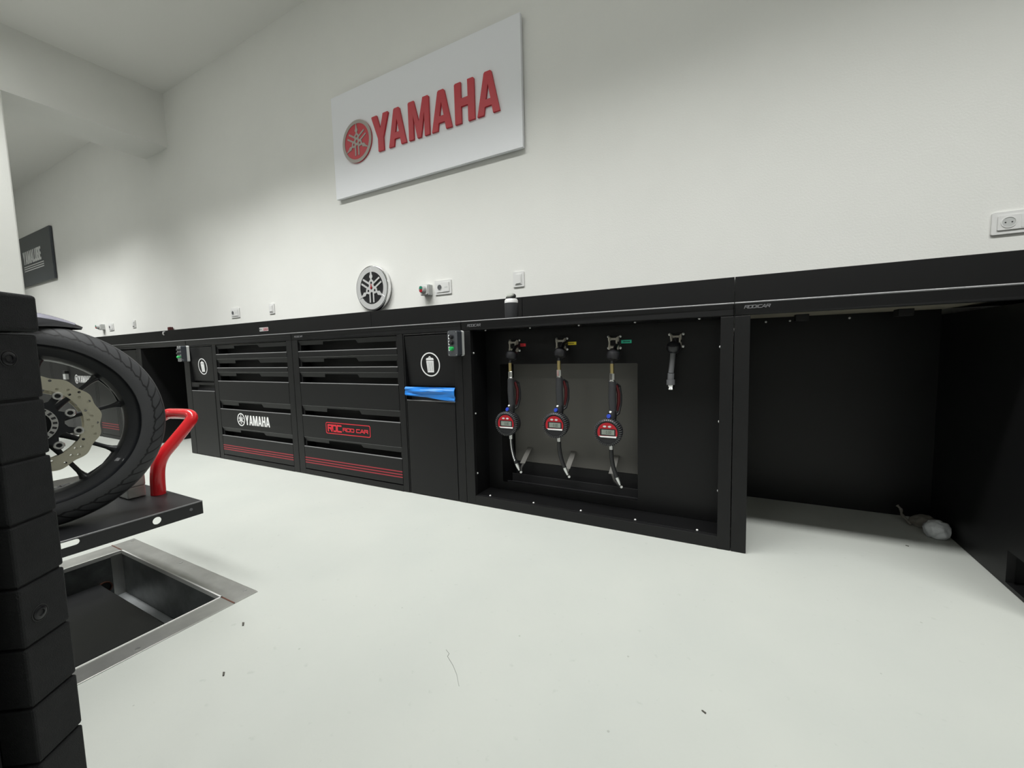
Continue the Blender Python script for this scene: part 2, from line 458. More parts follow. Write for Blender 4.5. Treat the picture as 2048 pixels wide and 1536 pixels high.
# ================================================================== room shell
WY = 0.75
CZ = 3.77
X0, X1, Y0 = -13.0, 4.2, -6.5
PX0, PX1, PY1, PY0 = -2.254, -1.489, -1.054, -3.30        # the opening of the lift pit
fl = MB()
for a in ((X0, PX0, Y0, WY + .1), (PX1, X1, Y0, WY + .1), (PX0, PX1, PY1, WY + .1), (PX0, PX1, Y0, PY0)):
    fl.box(a[0], a[1], a[2], a[3], -0.30, 0.0)
fl = struct('floor', fl, 'floor_resin', 'pale grey green resin floor')
struct('ceiling', MB().box(X0, X1, Y0, WY + .1, CZ, CZ + .15), 'ceiling_paint')
struct('wall_back', MB().box(X0, X1, WY, WY + .15, 0, CZ), 'wall_paint')
struct('wall_right', MB().box(X1, X1 + .15, Y0, WY, 0, CZ), 'wall_paint')
struct('wall_left', MB().box(X0 - .15, X0, Y0, WY, 0, CZ), 'wall_paint')
struct('wall_front', MB().box(X0, X1, Y0 - .15, Y0, 0, CZ), 'wall_paint')
struct('ceiling_beam', MB().box(-6.24, -5.70, Y0, WY, 3.19, CZ), 'wall_paint')
struct('wall_pillar', MB().box(-6.24, -5.70, -1.30, -0.463, 0, 3.19), 'wall_paint', bevel=0.012)

# pit lining under the floor
pit = MB()
pit.box(PX0 + .0005, PX0 + .004, PY0 + .0005, PY1 - .0005, -.182, -.004); pit.box(PX1 - .004, PX1 - .0005, PY0 + .0005, PY1 - .0005, -.182, -.004)
pit.box(PX0 + .0005, PX1 - .0005, PY1 - .004, PY1 - .0005, -.182, -.004); pit.box(PX0 + .0005, PX1 - .0005, PY0 + .0005, PY0 + .004, -.182, -.004)
pitw = thing('lift_pit_liner', 'dark painted steel liner of the sunken pit under the bike lift', 'pit liner', (-1.87, -2.1, -.182))
pit.build('side_walls', 'pit_paint', pitw)
MB().box(PX0, PX1, PY0, PY1, -.19, -.178).build('pit_bottom', 'pit_floor', pitw)['label'] = 'pale grey bottom of the pit'
MB().box(PX0 + .004, PX0 + .007, -1.094, PY1 - .004, -.178, -.006).build('corner_plate', 'steel', pitw)['label'] = 'lighter grey plate at the pit corner'
hp = MB().lathe([(.020, 0), (.024, 0), (.024, .008), (.020, .008)], (PX0 + .0045, -1.122, -.125), (1, 0, 0), 24, closed=True)
ho = hp.build('cable_hole_rim', 'rust', pitw)
MB().cyl((PX0 + .002, -1.122, -.125), (PX0 + .0055, -1.122, -.125), .020).build('cable_hole', 'black_inner', pitw)

# steel trim set flush round the pit
fr = thing('pit_frame', 'brushed steel frame let into the floor round the lift pit', 'floor frame', (-1.87, -2.1, 0))
FZ = .003
MB().box(-2.351, -1.415, PY1, -.981, -.003, FZ).build('frame_strip', 'steel', fr, bevel=.001)
MB().box(PX1, -1.415, -3.37, PY1 - .002, -.003, FZ).build('frame_strip', 'steel', fr, bevel=.001)
MB().box(-2.351, PX0, -3.37, PY1 - .002, -.003, FZ).build('frame_strip', 'steel', fr, bevel=.001)
MB().box(PX0, PX1, -3.37, PY0, -.003, FZ).build('frame_strip', 'steel', fr, bevel=.001)
lp = MB()
lp.box(PX0, PX1, PY1 - .005, PY1, -.010, FZ + .002); lp.box(PX1 - .005, PX1, PY0, PY1, -.010, FZ + .002); lp.box(PX0, PX0 + .005, PY0, PY1, -.010, FZ + .002)
lp.build('inner_lip', 'bright_edge', fr)
for sx, sy in ((-2.325, -.996), (-1.892, -.999), (-1.461, -.998), (-1.436, -1.296), (-1.44, -1.75), (-1.44, -2.3), (-2.32, -1.4)):
    MB().cyl((sx, sy, FZ - .001), (sx, sy, FZ + .0012), .006, 12).build('screw', 'zinc', fr)
for a, b2 in ((PX1, -1.415), (-2.351, PX0)):
    MB().box(a, b2, PY1 - .004, PY1, FZ, FZ + .0012).build('joint_seam', 'rust', fr)['label'] = 'rusty weld seam at a frame corner'

# ================================================================== ceiling lights
for i, (lx, ly) in enumerate(LAMP_POS):
    if ly > -2:
        lab = 'long ceiling light panel above the bench, ' + ('at its far left end above the dark sign', 'second from the far left end', 'just beyond the pillar beam', 'beside the beam on the near side', 'above the left waste bins', 'above the round clock', 'above the oil guns', 'above the post of the right desk bay', 'at the right end')[i]
    else:
        lab = 'long ceiling light panel over mid floor, ' + ('at the far left', 'left of the bike lift', 'behind the camera', 'near the right wall')[i - 9]
    t = thing('ceiling_light', lab, 'ceiling light', (lx, ly, LAMP_Z), 'ceiling light panels')
    f = MB(); f.box(lx - .60, lx + .60, ly - .15, ly + .15, LAMP_Z + .012, LAMP_Z + .05)
    f.box(lx - .60, lx + .60, ly - .15, ly - .135, LAMP_Z, LAMP_Z + .012); f.box(lx - .60, lx + .60, ly + .135, ly + .15, LAMP_Z, LAMP_Z + .012)
    f.box(lx - .60, lx - .58, ly - .15, ly + .15, LAMP_Z, LAMP_Z + .012); f.box(lx + .58, lx + .60, ly - .15, ly + .15, LAMP_Z, LAMP_Z + .012)
    f.build('housing', 'lamp_frame', t, bevel=.002)
    MB().box(lx - .58, lx + .58, ly - .135, ly + .135, LAMP_Z + .006, LAMP_Z + .011).build('diffuser', 'diffuser', t)
    for s in (-.45, .45):
        MB().cyl((lx + s, ly, LAMP_Z + .05), (lx + s, ly, CZ), .003, 8).build('hanger', 'zinc', t)
    if ly > -2: t.rotation_euler[0] = math.radians(LAMP_TILT)

# ================================================================== workbench
ZT, ZF = 0.951, 0.903            # worktop top, bottom of its front fascia
TOPC = 0.901                     # top of the cabinet fronts
def fit_label(): pass

def worktop(xa, xb, label, logo=None):
    t = thing('worktop', label, 'worktop', ((xa + xb) / 2, .37, ZF), 'black worktops along the wall')
    g = .0012
    s = MB(); s.box(xa + g, xb - g, 0, .70, .932, ZT); s.box(xa + g, xb - g, 0, .022, ZF, .932)
    s.build('top_slab', 'powder_satin', t, bevel=.003, seg=3)
    MB().tube([(xa + g, .0032, ZT - .0030), (xb - g, .0032, ZT - .0030)], .0038, 12).build('front_edge_highlight', 'edge_highlight', t)  # added tube, coloured pale to carry the highlight along the black edge
    MB().box(xa + .01, xb - .01, .022, .69, .925, .932).build('underside_board', 'wood_under', t)['label'] = 'bare brownish board on the underside'
    bs = MB(); bs.box(xa + g, xb - g, .70, .716, ZT, 1.143); bs.box(xa + g, xb - g, .716, WY - .002, 1.13, 1.143)
    bs.build('backsplash', 'powder_black', t, bevel=.002)
    if logo:
        l = MB(); strokes(l, 'RODICAR', logo[0], logo[1], logo[2] + .001, logo[3] - .002, 0.0, .0022, slant=.35)
        l.build('maker_lettering', 'logo_grey', t)['label'] = 'small grey lettering'
    return t
worktop(-12.5, -3.985, 'black worktop and backsplash running from the first waste bin unit to the far left end')
w1 = worktop(-3.985, -2.60, 'black worktop and backsplash above the drawer unit with the white logo')
w2 = worktop(-2.60, -1.226, 'black worktop and backsplash behind the round clock, above the red-logo drawer unit', (-2.568, -2.485, .917, .931))
w3 = worktop(-1.226, 0.0, 'black worktop and backsplash above the oil hose cabinet', (-1.187, -1.108, .919, .935))
w4 = worktop(0.0, 2.3, 'black worktop and backsplash over the open desk bay on the right', (.032, .113, .925, .940))

# sticker on the backsplash
st = thing('sticker', 'small rectangular white and red label on the black backsplash above the first bins', 'sticker', (-4.054, .70, 1.066))
MB().box(-4.125, -3.984, .698, .6999, 1.048, 1.083).build('backing', 'decal_white', st)
rdc = MB(); rdc.box(-4.062, -3.988, .6972, .698, 1.053, 1.078)
rdc.build('red_field', 'stripe_red', st)
rt = MB(); put_text(rt, 'RDC', -4.121, -4.068, 1.054, 1.077, .698, .0008, bold=.02); rt.build('lettering', 'black_inner', st)
rt = MB(); put_text(rt, 'ROD CAR', -4.056, -3.994, 1.060, 1.072, .6972, .0008, bold=.01); rt.build('lettering', 'decal_white', st)

# ---------------------------------------------------------------- drawer units
TT = [.896, .790, .690, .470, .258]
VV = [.866, .755, .657, .432, .226]
LL = [.824, .720, .618, .401, .192]
BB = [.790, .690, .470, .258, .040]
def drawer_cabinet(x0, x1, d0, d1, label, group='black drawer units'):
    """x0..x1 carcass, d0..d1 drawers"""
    t = thing('drawer_cabinet', label, 'drawer cabinet', ((x0 + x1) / 2, .33, 0), group)
    c = MB()
    g = .0012
    c.box(x0 + g, d0, 0, .69, 0.002, TOPC); c.box(d1, x1 - g, 0, .69, 0.002, TOPC)
    c.box(d0, d1, 0, .05, .002, .035); c.box(d0, d1, 0, .05, .8985, TOPC); c.box(d0, d1, .05, .69, .0, .02)
    c.box(d0, d1, .60, .69, .02, TOPC)
    c.build('carcass', 'powder_black', t, bevel=.0015)
    ds = []
    for i in range(5):
        T, V, L, B = TT[i] - .0015, VV[i], LL[i], BB[i] + .0015
        a, bb = d0 + .003, d1 - .003
        q = MB(); q.box(a, bb, .0, .016, B, L)                       # the face
        q.box(a, bb, .014, .55, B + .01, B + .02)
        q.box(a, a + .014, .010, .55, B + .01, T - .004); q.box(bb - .014, bb, .010, .55, B + .01, T - .004)
        d = q.build('drawer', 'powder_black', t, bevel=.0014)
        # top flange: leans back, with a finger cut-out
        W = bb - a; n0, n1 = a + W * .27, a + W * .63; nh = V + (T - V) * .66; c1 = W * .012
        lp = [(a, V), (n0, V), (n0 + c1, nh), (n1 - c1, nh), (n1, V), (bb, V), (bb, T), (a, T)]
        gp = MB(); gp.plate([lp], .0022, lambda u, v, w, T=T, V=V: (u, .004 - w + .010 * (T - v) / (T - V), v))
        gp.build('grip_flange', 'powder_satin', d, bevel=.0008)
        rb = MB(); rb.box(a, bb, .075, .079, B + .02, T - .001)
        rb.build('recess_back', 'black_inner', d)
        lpb = MB(); lpb.tube([(a, .0025, L), (bb, .0025, L)], .0034, 12); lpb.build('rolled_lip', 'edge_highlight', d)  # glint along the black lip comes from its pale colour
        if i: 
            lpb = MB(); lpb.tube([(a, .0030, T), (bb, .0030, T)], .0014, 8); lpb.build('upper_edge', 'edge_highlight', d)
        ds.append(d)
    # red stripes on the lowest drawer
    sp = MB()
    for z in (.116, .099, .083):
        sp.box(d0 + .004, d1 - .004, -.0006, .001, z - .0032, z + .0032)
    so = sp.build('stripes', 'stripe_red', ds[4]); so['label'] = 'three thin red stripes'
    return t, ds
tA, dA = drawer_cabinet(-3.592, -2.602, -3.540, -2.660, 'black five-drawer unit with the white wordmark and round emblem on the fourth drawer')
tB, dB = drawer_cabinet(-2.600, -1.622, -2.540, -1.666, 'black five-drawer unit with the boxed red logo on its fourth drawer')

def small_logo(x0, x1, zc, h, parent, y=0.0):
    r = h * .5
    e = MB(); cx = x0 + r * .98
    ring(e, cx, y, zc, r, r * .84, .0008); forks(e, cx, y, zc, r * .90, .0008)
    letters('YAMAHA', x0 + 2.15 * r, x1, zc - r * .74, zc + r * .74, y, .0008, e, gap=.07)
    o = e.build('logo', 'decal_white', parent); o['label'] = 'white emblem and wordmark'
small_logo(-3.312, -2.908, .330, .098, dA[3])
lg = MB()
lg.plate([rrect(-2.308, -1.910, .2955, .369, .012), rrect(-2.3035, -1.9145, .300, .3645, .009)], .0008, facing(0, 0, 0))
strokes(lg, 'RDC', -2.286, -2.166, .309, .356, 0.0, .010)
strokes(lg, 'ROD CAR', -2.148, -1.932, .317, .341, 0.0, .0052)
lg.build('logo', 'decal_red', dB[3])['label'] = 'boxed red logo lettering'

# ---------------------------------------------------------------- waste bin units
def bin_cabinet(x0, x1, d0, d1, label, bag=False):
    t = thing('waste_bin_cabinet', label, 'waste bin cabinet', ((x0 + x1) / 2, .33, 0), 'black waste bin units')
    g = .0012
    c = MB(); c.box(x0 + g, d0, 0, .69, .002, TOPC)
    if x1 > d1 + .002: c.box(d1, x1 - g, 0, .69, .002, TOPC)
    c.box(d0, d1, .05, .69, .002, .02); c.box(d0, d1, .66, .69, .02, TOPC); c.box(d0, d1, .0, .3, .894, TOPC)
    c.build('carcass', 'powder_black', t, bevel=.0015)
    # pivoting chute flap, its lower edge pushed in
    T, B, tl = .889, .613, .022
    a, bb = d0 + .004, d1 - .004
    q = MB(); q.hull8([(a, .001, T - .0), (a, .001 + tl, B), (a, .013, T), (a, .013 + tl, B),
                       (bb, .001, T), (bb, .001 + tl, B), (bb, .013, T), (bb, .013 + tl, B)][0:0] or
                      [(a, .001 + tl, B), (a, .001, T), (a, .013 + tl, B), (a, .013, T),
                       (bb, .001 + tl, B), (bb, .001, T), (bb, .013 + tl, B), (bb, .013, T)])
    fp = q.build('chute_flap', 'powder_black', t, bevel=.0015)
    # round white pictogram on the flap
    cx, cz, R = (d0 + d1) / 2, .732, .0655
    def onflap(u, v, w): return (cx + u, .001 + tl * (T - (cz + v)) / (T - B) - w, cz + v)
    pg = MB(); pg.plate([circ(0, 0, R, 48), circ(0, 0, R * .90, 48)], .0008, onflap)
    pg.plate([[(-.026, .0235), (.026, .0235), (.024, .033), (.015, .036), (-.015, .036), (-.024, .033)]], .0008, onflap)
    pg.plate([circ(0, .037, .0075, 14), circ(0, .037, .0035, 10)], .0009, onflap)
    slots = [[(sx * .94, -.036), (sx * .94 + .0022, -.036), (sx + .0022, .014), (sx, .014)] for sx in (-.0165, -.0085, -.0010, .0065, .0143)]
    pg.plate([[(-.021, -.043), (.021, -.043), (.025, .020), (-.025, .020)]] + slots, .0008, onflap)
    pg.build('pictogram', 'decal_white', fp)['label'] = 'white dustbin symbol in a circle'
    # throat below the flap
    th = MB(); th.box(d0, d1, .045, .05, .52, .62)
    th.build('throat', 'black_inner', t)
    W = d1 - d0
    if not bag:
        lpz = [(a, .566), (a + W * .30, .566), (a + W * .34, .585), (bb - W * .0, .585), (bb, .603), (a, .603)]
        gp = MB(); gp.plate([lpz], .003, facing(0, .006, 0)); gp.build('grip_flange', 'powder_satin', t, bevel=.0008)
    dr = MB(); dr.box(a, bb, .0, .016, .006, .536); 
    dob = dr.build('door', 'powder_black', t, bevel=.0015)
    MB().tube([(a, .0025, .5345), (bb, .0025, .5345)], .0034, 12).build('rolled_lip', 'edge_highlight', dob)
    return t
bin_cabinet(-4.036, -3.594, -3.952, -3.597, 'narrow black waste bin unit left of the white-logo drawers, bare opening')
bin_cabinet(-1.620, -1.226, -1.614, -1.277, 'narrow black waste bin unit with blue liner showing, beside the hose cabinet')

# blue liner folded over the opening
bg = MB(); nx, nz = 44, 9
grid = []
for i in range(nx + 1):
    u = i / nx; col = []
    for j in range(nz + 1):
        v = j / nz
        zt = .610; zb = .5615 - .008 * math.sin(u * 2.2) - (.018 * max(0, (u - .45) / .55))
        z = zb + (zt - zb) * v
        wr = .0035 * math.sin(9 * v + 3.0 * u + 1.2 * math.sin(5 * u)) * (1 - abs(2 * v - 1) ** 3) + .002 * math.sin(17 * v - 6 * u)
        y = -.006 - wr - .006 * (1 - (2 * v - 1) ** 2)
        col.append(bg.bm.verts.new((-1.613 + u * .337, y, z)))
    grid.append(col)
back = [[bg.bm.verts.new((v.co.x, v.co.y + .0035, v.co.z)) for v in c] for c in grid]
for G in (grid, back):
    for i in range(nx):
        for j in range(nz): bg.bm.faces.new([G[i][j], G[i + 1][j], G[i + 1][j + 1], G[i][j + 1]])
for i in range(nx):
    bg.bm.faces.new([grid[i][0], grid[i + 1][0], back[i + 1][0], back[i][0]]); bg.bm.faces.new([grid[i][nz], grid[i + 1][nz], back[i + 1][nz], back[i][nz]])
for j in range(nz):
    bg.bm.faces.new([grid[0][j], grid[0][j + 1], back[0][j + 1], back[0][j]]); bg.bm.faces.new([grid[nx][j], grid[nx][j + 1], back[nx][j + 1], back[nx][j]])
bg.smooth = True
tag(bg.build('bin_liner', 'blue_bag'), 'wrinkled blue plastic bin liner folded over the opening of the waste bin', 'bin liner')

# ---------------------------------------------------------------- hose cabinet
hc = thing('hose_cabinet', 'black open-fronted cabinet holding three oil guns and an air hose', 'hose cabinet', (-.61, .33, 0))
PYB = .145
c = MB()
c.box(-1.2248, -1.172, 0, .022, .002, TOPC); c.box(-.045, -.0012, 0, .022, .002, TOPC)
c.box(-1.172, -.045, 0, .022, .002, .049)
c.build('front_frame', 'powder_black', hc, bevel=.0015)
c = MB(); c.box(-1.180, -1.172, .0225, .69, .002, TOPC); c.box(-.045, -.037, .0225, .69, .002, TOPC)
c.box(-1.172, -.045, .0225, PYB, .044, .049)
c.build('side_lining', 'powder_satin', hc, bevel=.001)
c = MB(); c.plate([[(-1.172, .049), (-.045, .049), (-.045, TOPC), (-1.172, TOPC)],
                   rrect(-1.088, -.378, .092, .725, .006, 3)], .003, facing(0, PYB + .003, 0))
c.build('back_panel', 'powder_satin', hc, bevel=.0008)
RB = .30
c = MB(); c.box(-1.096, -1.088, PYB + .003, RB, .06, .733); c.box(-.378, -.370, PYB + .003, RB, .06, .733)
c.box(-1.088, -.378, PYB + .003, RB, .725, .733)
c.box(-1.088, -.378, PYB + .003, RB, .060, .066)
c.build('recess_box', 'powder_black', hc)
MB().box(-1.096, -.370, RB, RB + .006, .06, .168).build('lower_back', 'black_inner', hc)
MB().box(-1.096, -.370, RB, RB + .006, .170, .733).build('recess_back', 'recess_grey', hc)['label'] = 'lighter grey back plate of the recess'
c = MB(); c.box(-1.084, -.382, .185, .190, .066, .088); c.box(-1.084, -.382, .190, .245, .066, .071); c.box(-1.084, -.382, .245, .250, .066, .112)
c.build('drip_tray', 'black_inner', hc, bevel=.001)
def dome(mb, p, ax, r=.0052):
    mb.lathe([(r, 0), (r * .92, r * .45), (r * .55, r * .8), (0, r * .95)], p, ax, 12)
for z in (.788, .476, .161):
    q = MB(); dome(q, (-1.172, .026, z), (1, 0, 0)); q.build('screw', 'bolt_white', hc)
for z in (.789, .500, .225):
    q = MB(); dome(q, (-.045, .026, z), (-1, 0, 0)); q.build('screw', 'bolt_white', hc)
for x in (-1.101, -.853, -.612, -.366, -.120):
    q = MB(); dome(q, (x, .030, .049), (0, 0, 1)); q.build('screw', 'bolt_white', hc)
    q = MB(); dome(q, (x, .034, .9015), (0, 0, -1)); q.build('screw', 'bolt_white', hc)
# the top lining that carries the upper screws
MB().box(-1.172, -.045, .0225, PYB, .9015, .9025).build('top_lining', 'powder_satin', hc)
# sloping brackets with drip hooks
for k, x in enumerate((-.996, -.739, -.513)):
    q = MB(); q.hull8([(x - .014, .200, .186), (x - .014, .200, .1895), (x - .014, .298, .252), (x - .014, .298, .2555),
                       (x + .014, .200, .186), (x + .014, .200, .1895), (x + .014, .298, .252), (x + .014, .298, .2555)])
    br = q.build('nozzle_bracket', 'recess_grey', hc, bevel=.0006)
    tip = (-.942, -.684, -.436)[k]; tz = (.186, .194, .178)[k]
    MB().tube([(x + .004, .200, .184), (x * .6 + tip * .4, .140, tz - .006), (tip + .001, .074, tz - .006)], .006, 10).build('drip_cup', 'zinc', br)

# hose guides, one per outlet
guide_x = (-.993, -.735, -.480, -.216)
words = ('red-tagged', 'yellow-tagged', 'green-tagged', 'untagged')
for gx, wd in zip(guide_x, words):
    t = thing('hose_guide', 'beige roller hose guide with four screws above the %s' % {'red-tagged': 'leftmost oil gun', 'yellow-tagged': 'middle oil gun', 'green-tagged': 'rightmost oil gun', 'untagged': 'grey air hose'}[wd], 'hose guide', (gx, PYB, .80), 'roller hose guides')
    p = MB(); p.box(gx - .030, gx + .030, PYB - .004, PYB - .0004, .790, .852); p.build('mount_plate', 'black_inner', t, bevel=.001)
    for zz, nm in ((.836, 'roller'), (.800, 'roller')):
        r = MB(); r.lathe([(.0, -.022), (.013, -.022), (.013, -.019), (.0055, -.011), (.005, 0), (.0055, .011), (.013, .019), (.013, .022), (0, .022)], (gx, PYB - .018, zz), (1, 0, 0), 20)
        r.build(nm, 'beige_roller', t)
    for sx in (-1, 1):
        r = MB(); r.cyl((gx + sx * .016, PYB - .03, .806), (gx + sx * .016, PYB - .03, .830), .004, 12); r.build('side_roller', 'beige_roller', t)
        for sz in (.795, .847):
            q = MB(); dome(q, (gx + sx * .027, PYB - .004, sz), (0, -1, 0), .0062); q.build('screw', 'bolt_white', t)
# coloured tags
for x0, x1, mm, wd, nm in ((-.976, -.932, 'tag_red', 'red', 'first'), (-.713, -.663, 'tag_yellow', 'yellow', 'second'), (-.451, -.404, 'tag_green', 'green', 'third')):
    t = thing('hose_tag', 'small %s label strip with dark print beside the %s hose guide' % (wd, nm), 'label strip', ((x0 + x1) / 2, PYB, .822), 'coloured hose tags')
    MB().box(x0, x1, PYB - .0012, PYB - .0002, .815, .830).build('strip', mm, t)
    q = MB(); xx = x0 + .010
    while xx < x1 - .012:
        wv = random.uniform(.002, .005); q.box(xx, xx + wv, PYB - .0016, PYB - .0012, .8198, .8248); xx += wv + .0016
    q.build('print', 'black_inner', t)

# oil guns: hang in front of the panel on their hose
def oil_gun(cx, cz, label, printed=False):
    t = thing('oil_gun', label, 'oil gun', (cx, .05, cz), 'digital oil guns hanging in the hose cabinet')
    y = .05; hx = cx + .012; topz = cz + .227
    # hose stop and hose stub
    q = MB(); q.lathe([(0, -.026), (.014, -.024), (.027, -.014), (.030, .0), (.027, .014), (.014, .024), (0, .026)], (hx + .004, .062, topz + .108), (.15, .1, 1), 24)
    q.build('hose_stop', 'black_plastic', t)
    MB().tube([(hx, y, topz + .065), (hx + .001, .056, topz + .095), (hx + .004, .075, topz + .125), (hx + .003, .105, topz + .150), (hx + .002, .138, topz + .156)], .0085, 12).build('supply_hose', 'black_plastic', t)
    MB().cyl((hx, y, topz + .028), (hx, y, topz + .072), .0088, 12).build('hose_ferrule', 'brass', t)
    q = MB(); q.cyl((hx, y, topz), (hx, y, topz + .030), .0118, 6); q.cyl((hx, y, topz - .008), (hx, y, topz), .0145, 20); q.smooth = False
    q.build('swivel_nut', 'chrome', t, bevel=.001)
    # handle, slightly bowed
    q = MB(); q.tube([(hx, y, topz - .006), (hx + .001, y, topz - .03), (hx, y, topz - .07), (hx + .002, y, topz - .115), (hx + .004, y, topz - .150)],
                     [.0150, .0165, .0170, .0165, .0150], 18)
    q.build('handle', 'dark_grey_plastic', t)
    # trigger and its guard, behind and to the right of the handle
    q = MB(); q.tube([(hx + .012, y + .020, topz - .018), (hx + .022, y + .040, topz - .030), (hx + .026, y + .046, topz - .07), (hx + .026, y + .044, topz - .11), (hx + .020, y + .028, topz - .150), (hx + .006, y + .012, topz - .162)], .0065, 10)
    q.build('trigger_guard', 'black_plastic', t)
    q = MB(); q.tube([(hx + .014, y + .018, topz - .024), (hx + .021, y + .028, topz - .06), (hx + .021, y + .028, topz - .10), (hx + .016, y + .022, topz - .138)], [.006, .0075, .007, .005], 10)
    q.build('trigger', 'dark_red', t)
    # valve body with the blue button
    q = MB(); q.tube([(hx + .004, y, topz - .135), (hx + .001, y - .004, topz - .155), (hx - .004, y - .004, topz - .18), (hx - .002, y, cz + .045)], [.015, .020, .021, .018], 16)
    vb = q.build('valve_body', 'black_plastic', t)
    q = MB(); q.cyl((hx - .002, y - .008, topz - .146), (hx - .004, y - .017, topz - .138), .0055, 14); q.build('cap', 'grey_plastic', vb)
    q = MB(); q.cyl((hx - .006, y - .014, topz - .160), (hx - .010, y - .027, topz - .156), .0095, 18); q.build('button', 'blue_plastic', vb)
    # meter
    q = MB(); q.lathe([(.045, .028), (.056, .024), (.058, .0), (.058, -.018), (.050, -.026), (0, -.026)], (cx, y - .010, cz), (0, 1, 0), 48)
    q2 = MB(); q2.lathe([(.048, 0), (.0585, 0), (.0585, .010), (.052, .015), (.048, .015)], (cx, y - .040 + .015, cz), (0, -1, 0), 48, closed=True)
    q.build('meter_body', 'black_plastic', t)
    bz = q2.build('meter_bezel', 'black_plastic', t)
    kn = MB()
    for k in range(40):
        a = 2 * PI * k / 40; ca, sa = math.cos(a), math.sin(a); ta = (-sa * .0016, ca * .0016)
        pts = []
        for s in (-1, 1):
            for yy in (y - .042, y - .018):
                for rr in (.050, .0615):
                    pts.append((cx + ca * rr + s * ta[0], yy + (.004 if rr > .055 else 0), cz + sa * rr + s * ta[1]))
        kn.hull8(pts)
    kn.build('bezel_teeth', 'teeth_grey', bz)
    yf = y - .037
    def seg(r, z0, n=30):       # circle cut off below z0
        a0 = math.asin(z0 / r); return [(r * math.cos(a0 + (PI - 2 * a0) * k / n), r * math.sin(a0 + (PI - 2 * a0) * k / n)) for k in range(n + 1)]
    F = facing(cx, yf, cz)
    q = MB(); q.plate([circ(0, 0, .0475, 40)], .002, F); fc = q.build('meter_face', 'black_plastic', t)
    q = MB(); q.plate([seg(.044, -.018)], .0012, facing(cx, yf - .002, cz)); q.build('red_field', 'red_plastic', fc)
    q = MB(); q.plate([[(-.030, -.0215), (.038, -.0215), (.040, -.014), (-.038, -.016)]], .0016, facing(cx, yf - .002, cz)); q.build('white_band', 'decal_white', fc)
    q = MB(); q.plate([rrect(-.032, .036, -.013, .017, .003, 2)], .0016, facing(cx, yf - .0024, cz)); q.build('display_frame', 'black_inner', fc)
    q = MB(); q.plate([rrect(-.025, .031, -.009, .013, .001, 2)], .0008, facing(cx, yf - .0040, cz)); q.build('display', 'lcd', fc)
    q = MB()
    put_text(q, '0.00', -.006 + cx, .018 + cx, cz - .005, cz + .009, yf - .0048, .0003, bold=.0); q.build('digits', 'lcd_ink', fc)
    for sx in (-.012, .010):
        q = MB(); q.plate([[(.0075 * math.cos(a * PI / 8), .0042 * math.sin(a * PI / 8)) for a in range(16)]], .0014, facing(cx + sx, yf - .0028, cz + .027)); q.build('key', 'grey_plastic', fc)
    # outlet and spout
    ox = cx + .006
    MB().cyl((ox, y, cz - .082), (ox, y, cz - .052), .0095, 14).build('outlet_fitting', 'zinc', t)
    pth = [(ox, y, cz - .078), (ox - .001, y + .002, cz - .12), (ox + .004, y + .004, cz - .165), (ox + .022, y + .010, cz - .208)]
    def bez(P, n=14):
        out = []
        for i in range(n + 1):
            s = i / n; out.append(tuple(sum(c * p[d] for c, p in zip(((1 - s) ** 3, 3 * s * (1 - s) ** 2, 3 * s * s * (1 - s), s ** 3), P)) for d in range(3)))
        return out
    sp = bez(pth)
    hs = MB().tube(sp, .0095, 14).build('spout_hose', 'black_plastic', t)
    if printed:
        q = MB()
        for k in range(1, 13):
            p = Vector(sp[k]); q.box(p.x + .0005, p.x + .0045, p.y - .0105, p.y - .0085, p.z - .004, p.z + .005)
        q.build('hose_print', 'decal_white', hs)
    e = Vector(sp[-1])
    MB().tube([e, e + Vector((.005, .002, -.014)), e + Vector((.012, .006, -.036))], [.0095, .0095, .0055], 14).build('nozzle_tip', 'zinc', t)
    return t
oil_gun(-.986, .436, 'oil gun with round red digital meter and white-printed spout, under the red tag', True)
oil_gun(-.728, .444, 'oil gun with round red digital meter hanging below the yellow tag')
oil_gun(-.480, .428, 'oil gun with round red digital meter hanging below the green tag')
# air hose
ah = thing('air_hose', 'grey air hose end with metal quick coupler, right of the oil guns', 'air hose', (-.222, .08, .79))
q = MB(); q.lathe([(0, -.026), (.016, -.024), (.027, -.012), (.029, .0), (.026, .014), (.012, .024), (0, .025)], (-.219, .085, .792), (0, -.5, 1), 24); q.build('hose_stop', 'black_plastic', ah)
MB().tube([(-.214, .09, .80), (-.215, .10, .825), (-.216, .138, .822)], .008, 10).build('supply_hose', 'black_plastic', ah)
MB().tube([(-.222, .083, .776), (-.223, .08, .750), (-.226, .08, .715), (-.229, .08, .686)], .0108, 16).build('hose_sleeve', 'mid_grey_plastic', ah)
MB().tube([(-.229, .08, .684), (-.230, .08, .657)], .0130, 16).build('grip_sleeve', 'mid_grey_plastic', ah)
MB().tube([(-.230, .08, .657), (-.230, .08, .636)], .0165, 18).build('coupler_collar', 'mid_grey_plastic', ah)
q = MB(); q.lathe([(0, 0), (.0135, 0), (.0135, -.008), (.0115, -.011), (.0135, -.014), (.0125, -.020), (.007, -.023), (0, -.023)], (-.229, .08, .636), (0, 0, 1), 20); q.build('quick_coupler', 'chrome', ah)

